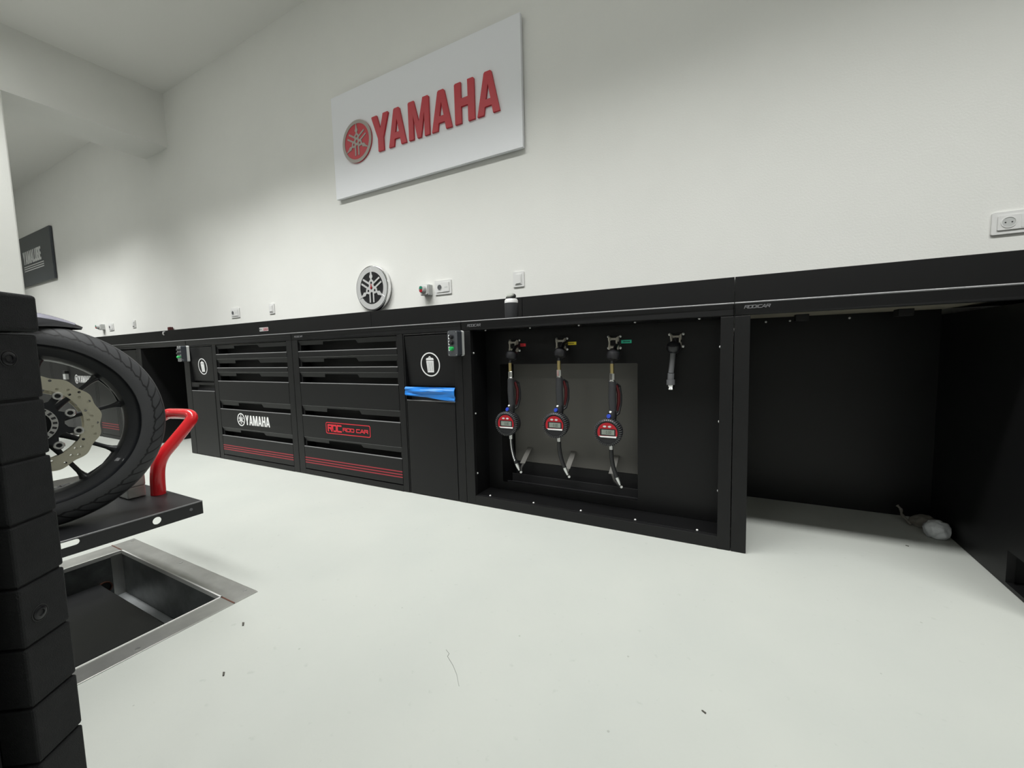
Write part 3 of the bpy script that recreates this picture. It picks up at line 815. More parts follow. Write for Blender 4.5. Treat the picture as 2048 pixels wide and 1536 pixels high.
# ---------------------------------------------------------------- desk bays
dk = thing('desk_bay', 'black open desk bay with bare floor beneath, right of the hose cabinet', 'desk frame', (.4, .35, 0), 'open desk bays')
q = MB(); q.box(.0012, .052, 0, .69, .001, TOPC); q.build('side_panel', 'powder_black', dk, bevel=.0015)
q = MB(); q.box(.052, .780, .690, .698, .001, .925); q.build('back_panel', 'powder_satin', dk)
for x in (.14, .24, .47, .66):
    q = MB(); dome(q, (x, .69, .905), (0, -1, 0), .005); q.build('screw', 'bolt_white', dk)
for x in (.27, .62):
    q = MB(); q.box(x - .025, x + .025, .52, .58, .895, .925); q.build('worktop_bracket', 'black_inner', dk, bevel=.002)
sc = thing('side_cabinet', 'black cabinet side panel with a square cutout, closing the desk bay on the right', 'cabinet', (1.2, .35, 0))
q = MB(); q.plate([[(-.12, .001), (.69, .001), (.69, TOPC), (-.12, TOPC)], [(-.09, .014), (.110, .014), (.110, .120), (-.09, .120)]], .02, lambda u, v, w: (.80 - w, u, v))
q.build('side_panel', 'powder_black', sc)
q = MB(); q.box(.80, 2.0, .14, .16, .006, TOPC); q.box(.8, 2.0, .68, .69, .001, TOPC); q.box(1.98, 2.0, -.12, .68, .001, TOPC); q.box(.8, 1.98, -.11, .68, .001, .006)
q.build('carcass', 'black_inner', sc)
q = MB(); q.box(.8015, 1.978, -.12, -.102, .125, TOPC); q.build('front_panel', 'powder_black', sc, bevel=.002)
q = MB(); q.tube([(.82, .10, .013), (.84, .06, .016), (.86, .09, .014), (.90, .03, .02), (.95, .07, .015)], .006, 8)
tag(q.build('cable', 'black_plastic'), 'short black cable lying inside the cutout of the right side panel', 'cable')
q = MB(); q.box(.815, .835, .022, .050, .007, .022)
tag(q.build('cable_clip', 'grey_plastic', bevel=.003), 'tiny pale clip on the floor of the cutout at the right edge', 'clip')

dl = thing('desk_bay', 'black open desk bay beyond the red wheel stop, dark inside', 'desk frame', (-4.42, .35, 0), 'open desk bays')
q = MB(); q.box(-4.860, -4.800, 0, .69, .001, TOPC); q.build('side_panel', 'powder_black', dl, bevel=.0015)
q = MB(); q.box(-4.80, -4.038, .690, .698, .001, .925); q.build('back_panel', 'powder_satin', dl)
q = MB(); q.box(-4.45, -4.40, .2, .69, .001, .92); q.build('inner_panel', 'powder_satin', dl)

def plain_cabinet(x0, x1, label, stripes=False, logo=None, cut=None):
    t = thing('storage_cabinet', label, 'cabinet', ((x0 + x1) / 2, .33, 0), 'black cabinets behind the front wheel')
    q = MB(); g = .0012
    q.box(x0 + g, x0 + .03, 0, .69, .002, TOPC); q.box(x1 - .03, x1 - g, 0, .69, .002, TOPC); q.box(x0 + .03, x1 - .03, .0, .02, .002, .035)
    q.box(x0 + .03, x1 - .03, .02, .69, .002, .02); q.box(x0 + .03, x1 - .03, .66, .69, .02, TOPC)
    q.build('carcass', 'powder_black', t, bevel=.0015)
    q = MB(); q.box(x0 + .034, x1 - .034, 0, .018, .038, .892); d = q.build('door', 'powder_black', t, bevel=.002)
    if stripes:
        s = MB()
        for z in (.152, .128, .104): s.box(x0 + .036, x1 - .036, -.0006, .0, z - .004, z + .004)
        s.build('stripes', 'stripe_red', d)['label'] = 'three thin red stripes'
    if logo: small_logo(logo[0], logo[1], logo[2], logo[3], d)
    return t
plain_cabinet(-5.40, -4.861, 'black plain cabinet with narrow panel directly left of the dark desk bay')
plain_cabinet(-5.885, -5.402, 'black cabinet with red stripes near the floor, seen between the front wheel spokes', True)
plain_cabinet(-6.62, -5.887, 'black cabinet with small white wordmark, seen through the top of the front wheel', False, (-6.46, -6.01, .606, .10))
plain_cabinet(-7.16, -6.622, 'black plain cabinet left of the wordmark cabinet, glimpsed above the brake disc')
plain_cabinet(-7.9, -7.162, 'black plain cabinet at the far left, just right of the rubber post')
q = MB(); q.box(-6.700, -6.628, -.03, -.0006, .60, .665)
t = thing('outlet_box', 'small pale box with dark top on the cabinets behind the brake disc', 'outlet box', (-6.66, -.01, .60))
q.build('body', 'grey_plastic', t, bevel=.003)
MB().box(-6.705, -6.623, -.034, -.0006, .668, .70).build('hood', 'black_inner', t, bevel=.003)

# ================================================================== things on the wall
# -- big sign
sg = thing('wall_sign', 'large white wall sign with raised red lettering and a round red emblem', 'sign', (-2.07, WY, 2.08))
MB().box(-2.936, -1.199, .712, .738, 2.083, 2.884).build('board', 'sign_white', sg, bevel=.0015)
sb = MB(); sb.box(-2.86, -1.28, .738, .7495, 2.16, 2.80); sb.build('back_spacer', 'grey_plastic', sg)
spans = ((-2.482, -2.309, 'Y'), (-2.315, -2.142, 'A'), (-2.117, -1.925, 'M'), (-1.905, -1.730, 'A'), (-1.704, -1.543, 'H'), (-1.524, -1.352, 'A'))
for a, bb, ch in spans:
    letters(ch, a, bb, 2.342, 2.608, .712, .014)[0].build('letter', 'sign_red', sg, bevel=.0015)['label'] = 'raised red letter ' + ch
ex, ez, er = -2.652, 2.475, .160
q = MB(); q.plate([circ(0, 0, er, 64)], .010, facing(ex, .712, ez)); e0 = q.build('emblem', 'sign_red', sg, bevel=.001)
q = MB(); ring(q, ex, .702, ez, er, er * .84, .003, 64); forks(q, ex, .702, ez, er * .92, .003)
q.build('emblem_tuning_forks', 'emblem_grey', e0)['label'] = 'grey ring with three crossed tuning forks'

# -- dark sign far left
ys = thing('wall_sign', 'dark grey square wall sign with pale lettering over three lines, beyond the pillar', 'sign', (-10.35, WY, 2.12))
MB().box(-11.25, -9.47, .712, .742, 2.125, 2.935).build('board', 'sign_dark', ys, bevel=.002)
q = MB(); letters('YAMALUBE', -10.82, -9.95, 2.475, 2.685, .712, .002, q, gap=.06)
q.build('lettering', 'decal_white', ys)
q = MB()
for z in (2.435, 2.40, 2.365): q.box(-10.82, -9.86, .710, .712, z - .007, z + .007)
q.build('underlines', 'decal_white', ys)

# -- clock standing on the backsplash
ck = thing('clock', 'round chrome-rimmed wall clock with black face and three silver tuning forks', 'clock', (-2.58, .725, 1.146))
cx, cz, cr = -2.580, 1.3270, .1805
q = MB(); q.lathe([(.150, .0), (.170, .0), (.178, .004), (.1805, .012), (.1805, .030), (.176, .034), (.150, .034)], (cx, .706, cz), (0, 1, 0), 72, closed=True)
q.build('rim', 'chrome', ck)
MB().cyl((cx, .712, cz), (cx, .738, cz), .152, 64).build('case_back', 'black_plastic', ck)
q = MB(); q.plate([circ(0, 0, .170, 72), circ(0, 0, .128, 72)], .002, facing(cx, .7065, cz)); q.build('brushed_ring', 'silver_paint', ck)
q = MB(); q.plate([circ(0, 0, .1285, 64)], .001, facing(cx, .7085, cz)); q.build('dial', 'black_plastic', ck)
q = MB(); q.plate([circ(0, 0, .1715, 72), circ(0, 0, .1695, 72)], .0006, facing(cx, .7045, cz)); q.build('dark_line', 'black_inner', ck)
q = MB(); forks(q, cx, .7055, cz, .160, .003); q.build('tuning_forks', 'silver_paint', ck)
q = MB(); q.plate([[(-.006, -.008), (.006, -.008), (.003, .030), (-.003, .030)]], .001, facing(cx, .700, cz)); q.cyl((cx, .703, cz), (cx, .6965, cz), .008, 18)
q.build('hands', 'red_plastic', ck)

# -- sockets and switches
def outlet_plate(x0, x1, z0, z1, label, kind, name='power_socket', cat='socket'):
    t = thing(name, label, cat, ((x0 + x1) / 2, WY, (z0 + z1) / 2), 'white wall fittings above the worktop')
    y = WY
    MB().plate([rrect(x0, x1, z0, z1, .006)], .009, facing(0, y, 0)).build('plate', 'white_plastic', t, bevel=.002)
    i = .016
    MB().plate([rrect(x0 + i, x1 - i, z0 + i, z1 - i, .003)], .005, facing(0, y - .009, 0)).build('insert', 'white_plastic', t, bevel=.0012)
    yy = y - .014
    cz_ = (z0 + z1) / 2
    if kind == 'switch':
        MB().plate([rrect(x0 + .022, x1 - .022, z0 + .022, z1 - .022, .003)], .004, facing(0, yy, 0)).build('rocker', 'white_plastic', t, bevel=.001)
    else:
        cxx = x0 + .047
        s = MB(); s.plate([circ(cxx, cz_, .0225, 32), circ(cxx, cz_, .0195, 32)], .002, facing(0, yy, 0)); s.build('socket_rim', 'white_plastic', t)
        MB().plate([circ(cxx, cz_, .0195, 32)], .0006, facing(0, yy, 0)).build('socket_well', 'mid_grey_plastic' if kind != 'near' else 'grey_plastic', t)
        s = MB()
        for sx in (-.0095, .0095): s.plate([circ(cxx + sx, cz_, .0026, 12)], .0012, facing(0, yy, 0))
        s.build('pin_holes', 'black_inner', t)
        MB().plate([rrect(x0 + .082, x1 - .020, z0 + .020, z1 - .020, .002)], .0012, facing(0, yy, 0)).build('data_module', 'white_plastic', t)
        s = MB()
        for sx in (.095, .110): s.box(x0 + sx, x0 + sx + .008, yy - .0018, yy - .001, cz_ - .008, cz_ + .002)
        if x1 - x0 > .13: s.build('data_ports', 'grey_plastic', t)
        else: s.bm.free()
    return t
outlet_plate(-1.968, -1.820, 1.222, 1.325, 'white double wall socket right of the green and red push button box', 'socket')
outlet_plate(.932, 1.082, 1.219, 1.309, 'white wall socket plate at the right edge above the backsplash', 'near')
outlet_plate(-4.682, -4.528, 1.213, 1.314, 'white double wall socket left of the clock, beside a small switch', 'socket')
outlet_plate(-1.310, -1.228, 1.217, 1.317, 'white square light switch above the hose cabinet, over the black bottle', 'switch', 'light_switch', 'switch')
outlet_plate(-4.018, -3.934, 1.214, 1.312, 'white light switch between the double socket and the clock', 'switch', 'light_switch', 'switch')
outlet_plate(-7.008, -6.918, 1.224, 1.322, 'small white light switch above the left end of the backsplash', 'switch', 'light_switch', 'switch')
outlet_plate(-7.745, -7.595, 1.219, 1.318, 'white wall socket farthest left, next to a grey push button box', 'socket')

# push button boxes on the wall
def wall_button(cx, cz, label, dark=False):
    t = thing('push_button_box', label, 'push button', (cx, WY, cz - .04), 'wall push button boxes')
    MB().plate([rrect(cx - .040, cx + .040, cz - .040, cz + .040, .006)], .045, facing(0, WY, 0)).build('housing', 'grey_plastic', t, bevel=.002)
    q = MB(); q.plate([rrect(cx - .034, cx + .034, cz - .036, cz + .036, .008)], .012, facing(0, WY - .045, 0)); q.build('cover', 'white_plastic', t, bevel=.003)
    q = MB(); q.lathe([(0, .028), (.022, .028), (.026, .022), (.030, 0), (0, 0)], (cx, WY - .057, cz), (0, -1, 0), 28); q.build('collar', 'grey_plastic', t)
    q = MB(); q.plate([[(-.013, .001), (.013, .001), (.013, .016), (.007, .022), (-.007, .022), (-.013, .016)]], .004, facing(cx, WY - .085, cz)); q.build('start_button', 'green_dark', t)
    q = MB(); q.plate([[(-.013, -.001), (.013, -.001), (.013, -.016), (.007, -.022), (-.007, -.022), (-.013, -.016)]], .004, facing(cx, WY - .085, cz)); q.build('stop_button', 'red_plastic', t)
    return t
wall_button(-2.038, 1.263, 'white push button box with green and red buttons, right of the clock')
wall_button(-7.93, 1.280, 'grey push button box on the wall at the far left, above the tyre')

# small things on the far backsplash
MBk = MB(); MBk.box(-5.985, -5.925, .705, .74, 1.1435, 1.182)
tag(MBk.build('small_block', 'dark_red', bevel=.004), 'tiny dark red block on top of the far backsplash', 'block')
q = MB(); q.tube([(-6.04, .6995, 1.128), (-6.04, .683, 1.126), (-6.04, .680, 1.10), (-6.04, .688, 1.088)], .007, 10)
tag(q.build('hook', 'white_plastic'), 'tiny white hook on the face of the far backsplash', 'hook')

# -- control boxes by the bins
def control_box(x0, label):
    x1 = x0 + .060; z0, z1 = .775, .903
    t = thing('control_box', label, 'control box', ((x0 + x1) / 2, 0, z0), 'lift control boxes')
    q = MB(); q.plate([rrect(x0, x1, z0, z1, .010)], .020, facing(0, -.0008, 0)); q.build('base', 'grey_plastic', t, bevel=.002)['label'] = 'light grey rear half'
    q = MB(); q.plate([rrect(x0, x1, z0, z1, .010)], .040, facing(0, -.021, 0)); q.build('cover', 'clear_lens', t, bevel=.003)['label'] = 'dark smoky front half'
    yy = -.061
    for k, z in enumerate((.871, .842, .813)):
        q = MB(); q.box(x0 + .005, x0 + .012, yy - .0008, yy, z - .011, z + .011); q.build('label_strip', 'decal_white', t)
        q = MB(); q.lathe([(0, .016), (.008, .016), (.010, .012), (.0115, 0), (0, 0)], (x0 + .026, yy, z), (0, -1, 0), 20)
        q.build('button', 'green_plastic' if k == 2 else 'black_plastic', t)['label'] = 'green button' if k == 2 else 'black button'
    for sx in (x0 + .007, x1 - .007):
        for sz in (z0 + .007, z1 - .007):
            q = MB(); q.cyl((sx, yy, sz), (sx, yy - .001, sz), .0025, 10); q.build('screw', 'zinc', t)
    return t
cb = control_box(-1.268, 'grey and black control box with a green button, by the bin with blue liner')
dup(cb, (-3.990 + 1.268, 0, 0), 'grey and black control box on the corner post beside the left desk bay')

# -- bottle on the worktop
bt = thing('bottle', 'black cylindrical bottle with pale collar and grey cap standing on the worktop', 'bottle', (-1.172, .45, ZT))
q = MB(); q.lathe([(0, 0), (.040, 0), (.041, .004), (.041, .122), (.0405, .126), (0, .126)], (-1.172, .45, ZT), (0, 0, 1), 32); q.build('body', 'dark_grey_plastic', bt)
q = MB(); q.lathe([(0, .126), (.0405, .126), (.040, .140), (.034, .150), (.028, .152), (0, .152)], (-1.172, .45, ZT), (0, 0, 1), 32); q.build('collar', 'white_plastic', bt)
ca = Vector((-.10, -.52, .85)).normalized(); cc = Vector((-1.171, .447, ZT + .158))
q = MB(); q.lathe([(0, -.008), (.026, -.008), (.031, -.003), (.032, .004), (.029, .011), (0, .011)], cc, ca, 28); q.build('cap_ring', 'black_inner', bt)
q = MB(); q.lathe([(0, .011), (.024, .011), (.022, .019), (.017, .023), (0, .024)], cc, ca, 7); q.smooth = False; q.build('cap', 'cap_grey', bt, bevel=.002)

# -- rubbish under the desk
def lump(name, c, r, mt, sx, sy, sz, seed, amp=.25):
    random.seed(seed)
    q = MB(); bmesh.ops.create_icosphere(q.bm, subdivisions=4, radius=1)
    ph = [(Vector((random.uniform(-1, 1), random.uniform(-1, 1), random.uniform(-1, 1))).normalized() * random.uniform(2, 7), random.uniform(0, 6)) for _ in range(14)]
    for v in q.bm.verts:
        d = sum(abs(math.sin(v.co.dot(k) + p)) for k, p in ph) / 14
        v.co = v.co * (1 - amp + amp * 1.6 * d)
    zmin = min(v.co.z for v in q.bm.verts) * .72
    for v in q.bm.verts:
        z = max(v.co.z, zmin)
        v.co = Vector((c[0] + v.co.x * r * sx, c[1] + v.co.y * r * sy, c[2] + (z - zmin) * r * sz))
    q.smooth = True
    return q.build(name, mt)
tag(lump('crumpled_bag', (.733, .472, .001), .050, 'paper_white', .82, .86, .78, 3, .42), 'crumpled white plastic bag on the floor against the right side panel', 'crumpled bag')
tag(lump('crumpled_wrapping', (.725, .575, .001), .046, 'paper_brown', .95, .75, .62, 9, .5), 'dark crumpled wrapping on the floor just behind the white crumpled bag', 'crumpled wrapping')
q = MB(); q.tube(smooth_path([(.682, .565, .006), (.672, .585, .020), (.662, .605, .034), (.662, .618, .052), (.652, .630, .064)], 3), [.004 + .003 * math.sin(i * .9) ** 2 for i in range(13)], 7)
tag(q.build('wrapper', 'paper_brown'), 'twisted thin strip of wrapper sticking up left of the white crumpled bag', 'wrapper')

# -- specks on the floor
for k, (x, y, s, lb) in enumerate(((-1.29, -1.10, .014, 'tiny dark shaving on the floor right of the pit frame'),
                                   (-1.13, -1.235, .012, 'tiny dark fleck on the floor beyond the pit frame corner'),
                                   (-.05, -.82, .008, 'tiny dark fleck on the floor in front of the hose cabinet corner'),
                                   (.60, .33, .008, 'tiny dark fleck on the shaded floor under the right desk'))):
    q = MB(); q.hull8([(x, y, .0006), (x, y, .003), (x + s * .3, y + s * .25, .0006), (x + s * .3, y + s * .25, .002),
                       (x + s, y - s * .6, .0006), (x + s, y - s * .6, .002), (x + s * 1.2, y - s * .35, .0006), (x + s * 1.2, y - s * .35, .003)])
    tag(q.build('floor_fleck', 'debris_dark'), lb, 'debris', 'flecks on the floor')
q = MB(); q.tube([(-.668, -.918, .0008), (-.652, -.926, .0008), (-.650, -.936, .0008), (-.618, -.955, .0008), (-.592, -.975, .0008), (-.576, -.992, .0008), (-.566, -1.002, .0008)], .0006, 6)
tag(q.build('hair_strand', 'crack'), 'thin wavy hair lying on the open floor in the foreground', 'hair')

# ================================================================== motorcycle lift
lf = thing('motorcycle_lift', 'black steel motorcycle lift platform raised low over the floor pit', 'motorcycle lift', (-1.99, -2.1, -.178))
LZ, LX0, LX1, LY1, LY0 = .309, -2.19, -1.6075, -1.0346, -3.20
SK = .2634
q = MB()
q.plate([[(LX0, LY0), (LX1, LY0), (LX1, LY1), (LX0, LY1)], rrect(-2.0, -1.96, -1.62, -1.50, .01)], .004, lambda u, v, w: (u, v, LZ - .004 + w))
dk_ = q.build('deck', 'lift_black', lf, bevel=.0018, seg=3)
MB().tube([(LX1 - .002, LY0, LZ - .0022), (LX1 - .002, LY1, LZ - .0022)], .0026, 12).build('rolled_edge', 'edge_highlight', lf)
hole = circ(-1.1631, .2857, .0119, 24)
slot = rrect(-1.55, -1.339, .2872, .3040, .0083, 6)
q = MB(); q.plate([[(LY0, SK), (LY1, SK), (LY1, LZ - .0042), (LY0, LZ - .0042)], hole, slot], .004, lambda u, v, w: (LX1 - .004 + w, u, v))
q.build('side_skirt', 'lift_black', lf)
q = MB(); q.box(LX0, LX0 + .004, LY0, LY1, SK, LZ - .0042); q.build('side_skirt', 'lift_black', lf)
q = MB(); q.box(LX0 + .004, LX1 - .004, LY1 - .004, LY1, SK, LZ - .0042); q.box(LX0 + .004, LX1 - .004, LY0, LY0 + .004, SK, LZ - .0042); q.build('end_skirt', 'lift_black', lf)
q = MB(); q.cyl((LX1, -1.070, .289), (LX1 + .0015, -1.070, .289), .005, 12); q.build('rivet', 'mid_grey_plastic', lf)
# scissor arms down to the pit
for sx in (-2.12, -1.80):
    for s in (-1, 1):
        a = Vector((sx + s * .012, -2.1 - s * .72, .262)); b2 = Vector((sx + s * .012, -2.1 + s * .62, -.075))
        d = Vector((0, 0, .025))
        q = MB(); q.hull8([(a.x - .008, a.y, a.z - .025), (a.x - .008, a.y, a.z + .01), (b2.x - .008, b2.y, b2.z - .0), (b2.x - .008, b2.y, b2.z + .045),
                           (a.x + .008, a.y, a.z - .025), (a.x + .008, a.y, a.z + .01), (b2.x + .008, b2.y, b2.z - .0), (b2.x + .008, b2.y, b2.z + .045)])
        q.build('scissor_arm', 'lift_black', lf, bevel=.002)
# base plate on feet in the pit
q = MB(); q.box(-2.235, -1.690, -3.10, -1.138, -.125, -.098); q.build('base_plate', 'lift_black', lf, bevel=.003)
for fx in (-2.2, -1.73):
    for fy in (-1.30, -3.0):
        q = MB(); q.cyl((fx, fy, -.178), (fx, fy, -.125), .02); q.build('foot', 'lift_black', lf)
# red wheel stop
ws = smooth_path([Vector((CAM.x + (x - CAM.x) * .9512, CAM.y + (y - CAM.y) * .9512, CAM.z + (z - CAM.z) * .9512)) for x, y, z in
    [(-1.93, -1.034, .2845), (-1.93, -1.030, .372), (-1.93, -1.012, .425), (-1.93, -.975, .468), (-1.93, -.925, .525), (-1.932, -.903, .553), (-1.945, -.900, .568), (-1.975, -.905, .572),
     (-2.05, -.912, .571), (-2.085, -.925, .567), (-2.105, -.965, .535), (-2.115, -1.00, .48)]])
q = MB(); q.tube(ws, [.0225 - .0025 * min(1, i / 25) for i in range(len(ws))], 24)
o = q.build('wheel_stop', 'red_paint', lf); o['label'] = 'bent red tubular wheel stop'

# parts tray and aluminium box on the deck
tr = thing('parts_tray', 'shallow steel tray of small tools on the lift deck behind the wheel', 'tray', (-2.08, -1.30, LZ))
q = MB(); x0, x1, y0, y1 = -2.180, -1.990, -1.46, -1.155
q.box(x0, x1, y0, y1, LZ + .0006, LZ + .003)
q.box(x0, x0 + .003, y0, y1, LZ, LZ + .058); q.box(x1 - .003, x1, y0, y1, LZ, LZ + .058); q.box(x0, x1, y0, y0 + .003, LZ, LZ + .058); q.box(x0, x1, y1 - .003, y1, LZ, LZ + .058)
q.build('pan', 'steel', tr, bevel=.001)
for k in range(7):
    random.seed(40 + k)
    px, py, a = -2.09 + random.uniform(-.04, .04), -1.26 + random.uniform(-.05, .04), random.uniform(0, PI)
    L = random.uniform(.025, .042); dx, dy = math.cos(a) * L, math.sin(a) * L
    zz = LZ + .012 + k * .006
    q = MB(); q.cyl((px - dx, py - dy, zz), (px + dx, py + dy, zz + .002), .006, 10); q.cyl((px + dx * .5, py + dy * .5, zz + .001), (px + dx * 1.15, py + dy * 1.15, zz + .002), .010, 6)
    q.smooth = False
    tag(q.build('tool_bit', 'chrome' if k % 2 else 'black_plastic'), 'small %s socket tool lying loose in the steel tray' % ('chrome' if k % 2 else 'black'), 'tool', 'loose %s socket tools in the tray' % ('chrome' if k % 2 else 'black'))
ab = thing('small_box', 'small silver metal box with pale blue lid label, beside the red wheel stop', 'box', (-1.91, -1.117, LZ))
q = MB(); q.box(-1.972, -1.862, -1.146, -1.094, LZ + .0006, LZ + .040); q.build('body', 'aluminium', ab, bevel=.004, seg=3)
q = MB(); q.box(-1.973, -1.861, -1.147, -1.093, LZ + .0405, LZ + .086); q.build('lid', 'aluminium', ab, bevel=.004, seg=3)
q = MB(); q.box(-1.967, -1.867, -1.142, -1.098, LZ + .086, LZ + .0868); q.build('lid_label', 'label_blue', ab)

# ================================================================== motorcycle
WX, WYC, WZ, WR = -1.801, -1.361, .6125, .302
_c = Matrix.Translation((WX, WYC, WZ)); _lean = Matrix.Rotation(-.13, 4, 'Y'); _steer = Matrix.Rotation(-.225, 4, 'Z')
LEAN = _c @ _lean @ _c.inverted(); STEER = _c @ _steer @ _lean @ _c.inverted()
mc = thing('motorcycle', 'black motorcycle on the lift, front wheel towards the wall with a silver wave brake disc', 'motorcycle', (WX, WYC, LZ))
XF[0] = STEER          # the front wheel, fork and fender are steered and lean with the machine
# tyre
prof = []; uvp = []
for k in range(25):
    a = -1.0 + 2.0 * k / 24
    th = a * math.radians(100)
    hh = .060 * math.sin(th); rr = WR - .058 + .058 * math.cos(th)
    prof.append((rr, hh)); uvp.append(a * 1.35)
prof += [(WR - .063, .0585), (WR - .0645, .049), (WR - .054, .036), (WR - .054, -.036), (WR - .0645, -.049), (WR - .063, -.0585)]
uvp += [2, 2, 2, 2, 2, 2]
q = MB(); q.uvs = True; q.uvprof = uvp
q.lathe(prof, (WX, WYC, WZ), (1, 0, 0), 120, closed=True)
ty = q.build('tyre', 'tyre_rubber', mc)
# rim
q = MB(); q.lathe([(.238, .0575), (.2365, .0535), (.2365, .049), (.230, .042), (.222, .030), (.212, .018), (.208, 0), (.212, -.018), (.222, -.030), (.230, -.042), (.2365, -.049), (.2365, -.0535),
                   (.238, -.0575), (.2325, -.0575), (.2305, -.053), (.222, -.046), (.204, -.040), (.197, -.022), (.195, 0), (.197, .022), (.204, .040), (.222, .046), (.2305, .053), (.2325, .0575)], (WX, WYC, WZ), (1, 0, 0), 96, closed=True)
rim = q.build('rim', 'rim_black', mc)
for ang in (43, 13, -31, -61.5, -102.5, -133.5, -174.5, 154.5, 113.5, 82.5):
    a = math.radians(ang); dy, dz = math.cos(a), math.sin(a)
    q = MB(); rad = [(.040, .015), (.075, .009), (.11, .0070), (.15, .0062), (.172, .0064), (.184, .0085), (.199, .015)]
    q.tube([(WX, WYC + dy * a_, WZ + dz * a_) for a_, _ in rad], [b_ for _, b_ in rad], 12)
    q.build('spoke', 'rim_black', rim)
# web fillets where the spokes meet the rim
for ang in (28, -46, -118, 170, 98):
    a = math.radians(ang)
    q = MB(); q.tube([(WX, WYC + math.cos(a + t) * .203, WZ + math.sin(a + t) * .203) for t in (-.26, -.13, 0, .13, .26)], [.012, .011, .009, .011, .012], 10)
    q.build('rim_web', 'rim_black', rim)
q = MB(); q.lathe([(0, .065), (.020, .065), (.026, .055), (.045, .050), (.045, .020), (.032, .012), (.032, -.012), (.045, -.020), (.045, -.050), (.026, -.055), (.020, -.065), (0, -.065)], (WX, WYC, WZ), (1, 0, 0), 36)
hub = q.build('hub', 'rim_black', mc)
# discs (wave edge, drilled)
DZ = WZ
for side in (1, -1):
    N = 150; outer = []
    for k in range(N):
        a = 2 * PI * k / N
        rr = .1400 + .0028 * math.sin(14 * a)
        outer.append((rr * math.cos(a), rr * math.sin(a)))
    inner = circ(0, 0, .1035, 60)
    loops = [outer, inner]
    for k in range(24):
        for j, rr in enumerate((.1125, .1210, .1310)):
            a = 2 * PI * (k + j * .34) / 24
            if (k + j) % 3 == 2 and side == 1: continue
            loops.append([(rr * math.cos(a) + .0038 * math.cos(-t * PI / 5), rr * math.sin(a) + .0038 * math.sin(-t * PI / 5)) for t in range(10)])
    q = MB(); q.plate(loops, .005, lambda u, v, w_, s=side: (WX + s * .068 + w_ - .0025, WYC + u, DZ + v))
    bd = q.build('brake_disc', 'disc_steel', mc, smooth=False)
    bd['label'] = 'silver drilled brake disc with wavy edge'
    q = MB()
    arms = []
    for k in range(10):
        a0 = math.radians(54 + 36 * k); ro = .100 if k % 2 == 0 else .092
        for da, rr in ((-.24, .064), (-.11, .072), (-.085, ro), (.085, ro), (.11, .072), (.24, .064)):
            arms.append((rr * math.cos(a0 + da), rr * math.sin(a0 + da)))
    cut = []
    q.plate([arms, circ(0, 0, .052, 36)], .006, lambda u, v, w_, s=side: (WX + s * .066 + w_ - .003, WYC + u, DZ + v))
    cr = q.build('disc_carrier', 'rim_black', mc)
    for k in range(10):
        a = math.radians(54 + 36 * k); rr = .095 if k % 2 == 0 else .081
        c0 = Vector((WX + side * .066, WYC + rr * math.cos(a), DZ + rr * math.sin(a)))
        q = MB(); q.lathe([(.0055, .004), (.0065, .011), (.0105, .011), (.0120, .008), (.0120, -.004), (.0055, -.004)], c0, (side, 0, 0), 20, closed=True)
        q.build('disc_rivet', 'zinc', cr)
    # speed sensor ring
    q = MB(); q.plate([circ(0, 0, .0515, 40), circ(0, 0, .038, 40)], .002, lambda u, v, w_, s=side: (WX + s * .072 + w_, WYC + u, DZ + v))
    sr = q.build('sensor_ring', 'zinc', mc)
    q = MB()
    for k in range(20):
        a = 2 * PI * k / 20; ca, sa = math.cos(a), math.sin(a)
        pts = [(WX + side * .0745 + dx, WYC + ca * rr - sa * s_ * .0032, DZ + sa * rr + ca * s_ * .0032) for s_ in (-1, 1) for dx in (-.0006, .0018) for rr in (.0405, .0495)]
        q.hull8(pts)
    q.build('ring_slots', 'black_inner', sr)
MB().cyl((WX - .115, WYC, WZ), (WX + .105, WYC, WZ), .011, 20).build('axle', 'zinc', mc)
# fork legs lean back from the axle
fd = Vector((0, -math.sin(math.radians(30)), math.cos(math.radians(30))))
for s in (-1, 1):
    b0 = Vector((WX + s * .100, WYC - .022, WZ))
    q = MB(); q.tube([b0 - fd * .02, b0 + fd * .10, b0 + fd * .28], [.020, .026, .027], 20); q.build('fork_lower', 'black_gloss', mc)
    q = MB(); q.tube([b0 + fd * .28, b0 + fd * .62], .0205, 20); q.build('fork_tube', 'chrome', mc)
    cp = b0 + Vector((-s * .022, -.105, .045))
    q = MB(); q.hull8([(cp.x - .022, cp.y - .03, cp.z - .05), (cp.x - .022, cp.y - .03, cp.z + .06), (cp.x - .022, cp.y + .025, cp.z - .06), (cp.x - .022, cp.y + .025, cp.z + .05),
                       (cp.x + .022, cp.y - .03, cp.z - .05), (cp.x + .022, cp.y - .03, cp.z + .06), (cp.x + .022, cp.y + .025, cp.z - .06), (cp.x + .022, cp.y + .025, cp.z + .05)])
    q.build('brake_caliper', 'black_gloss', mc, bevel=.008)
    
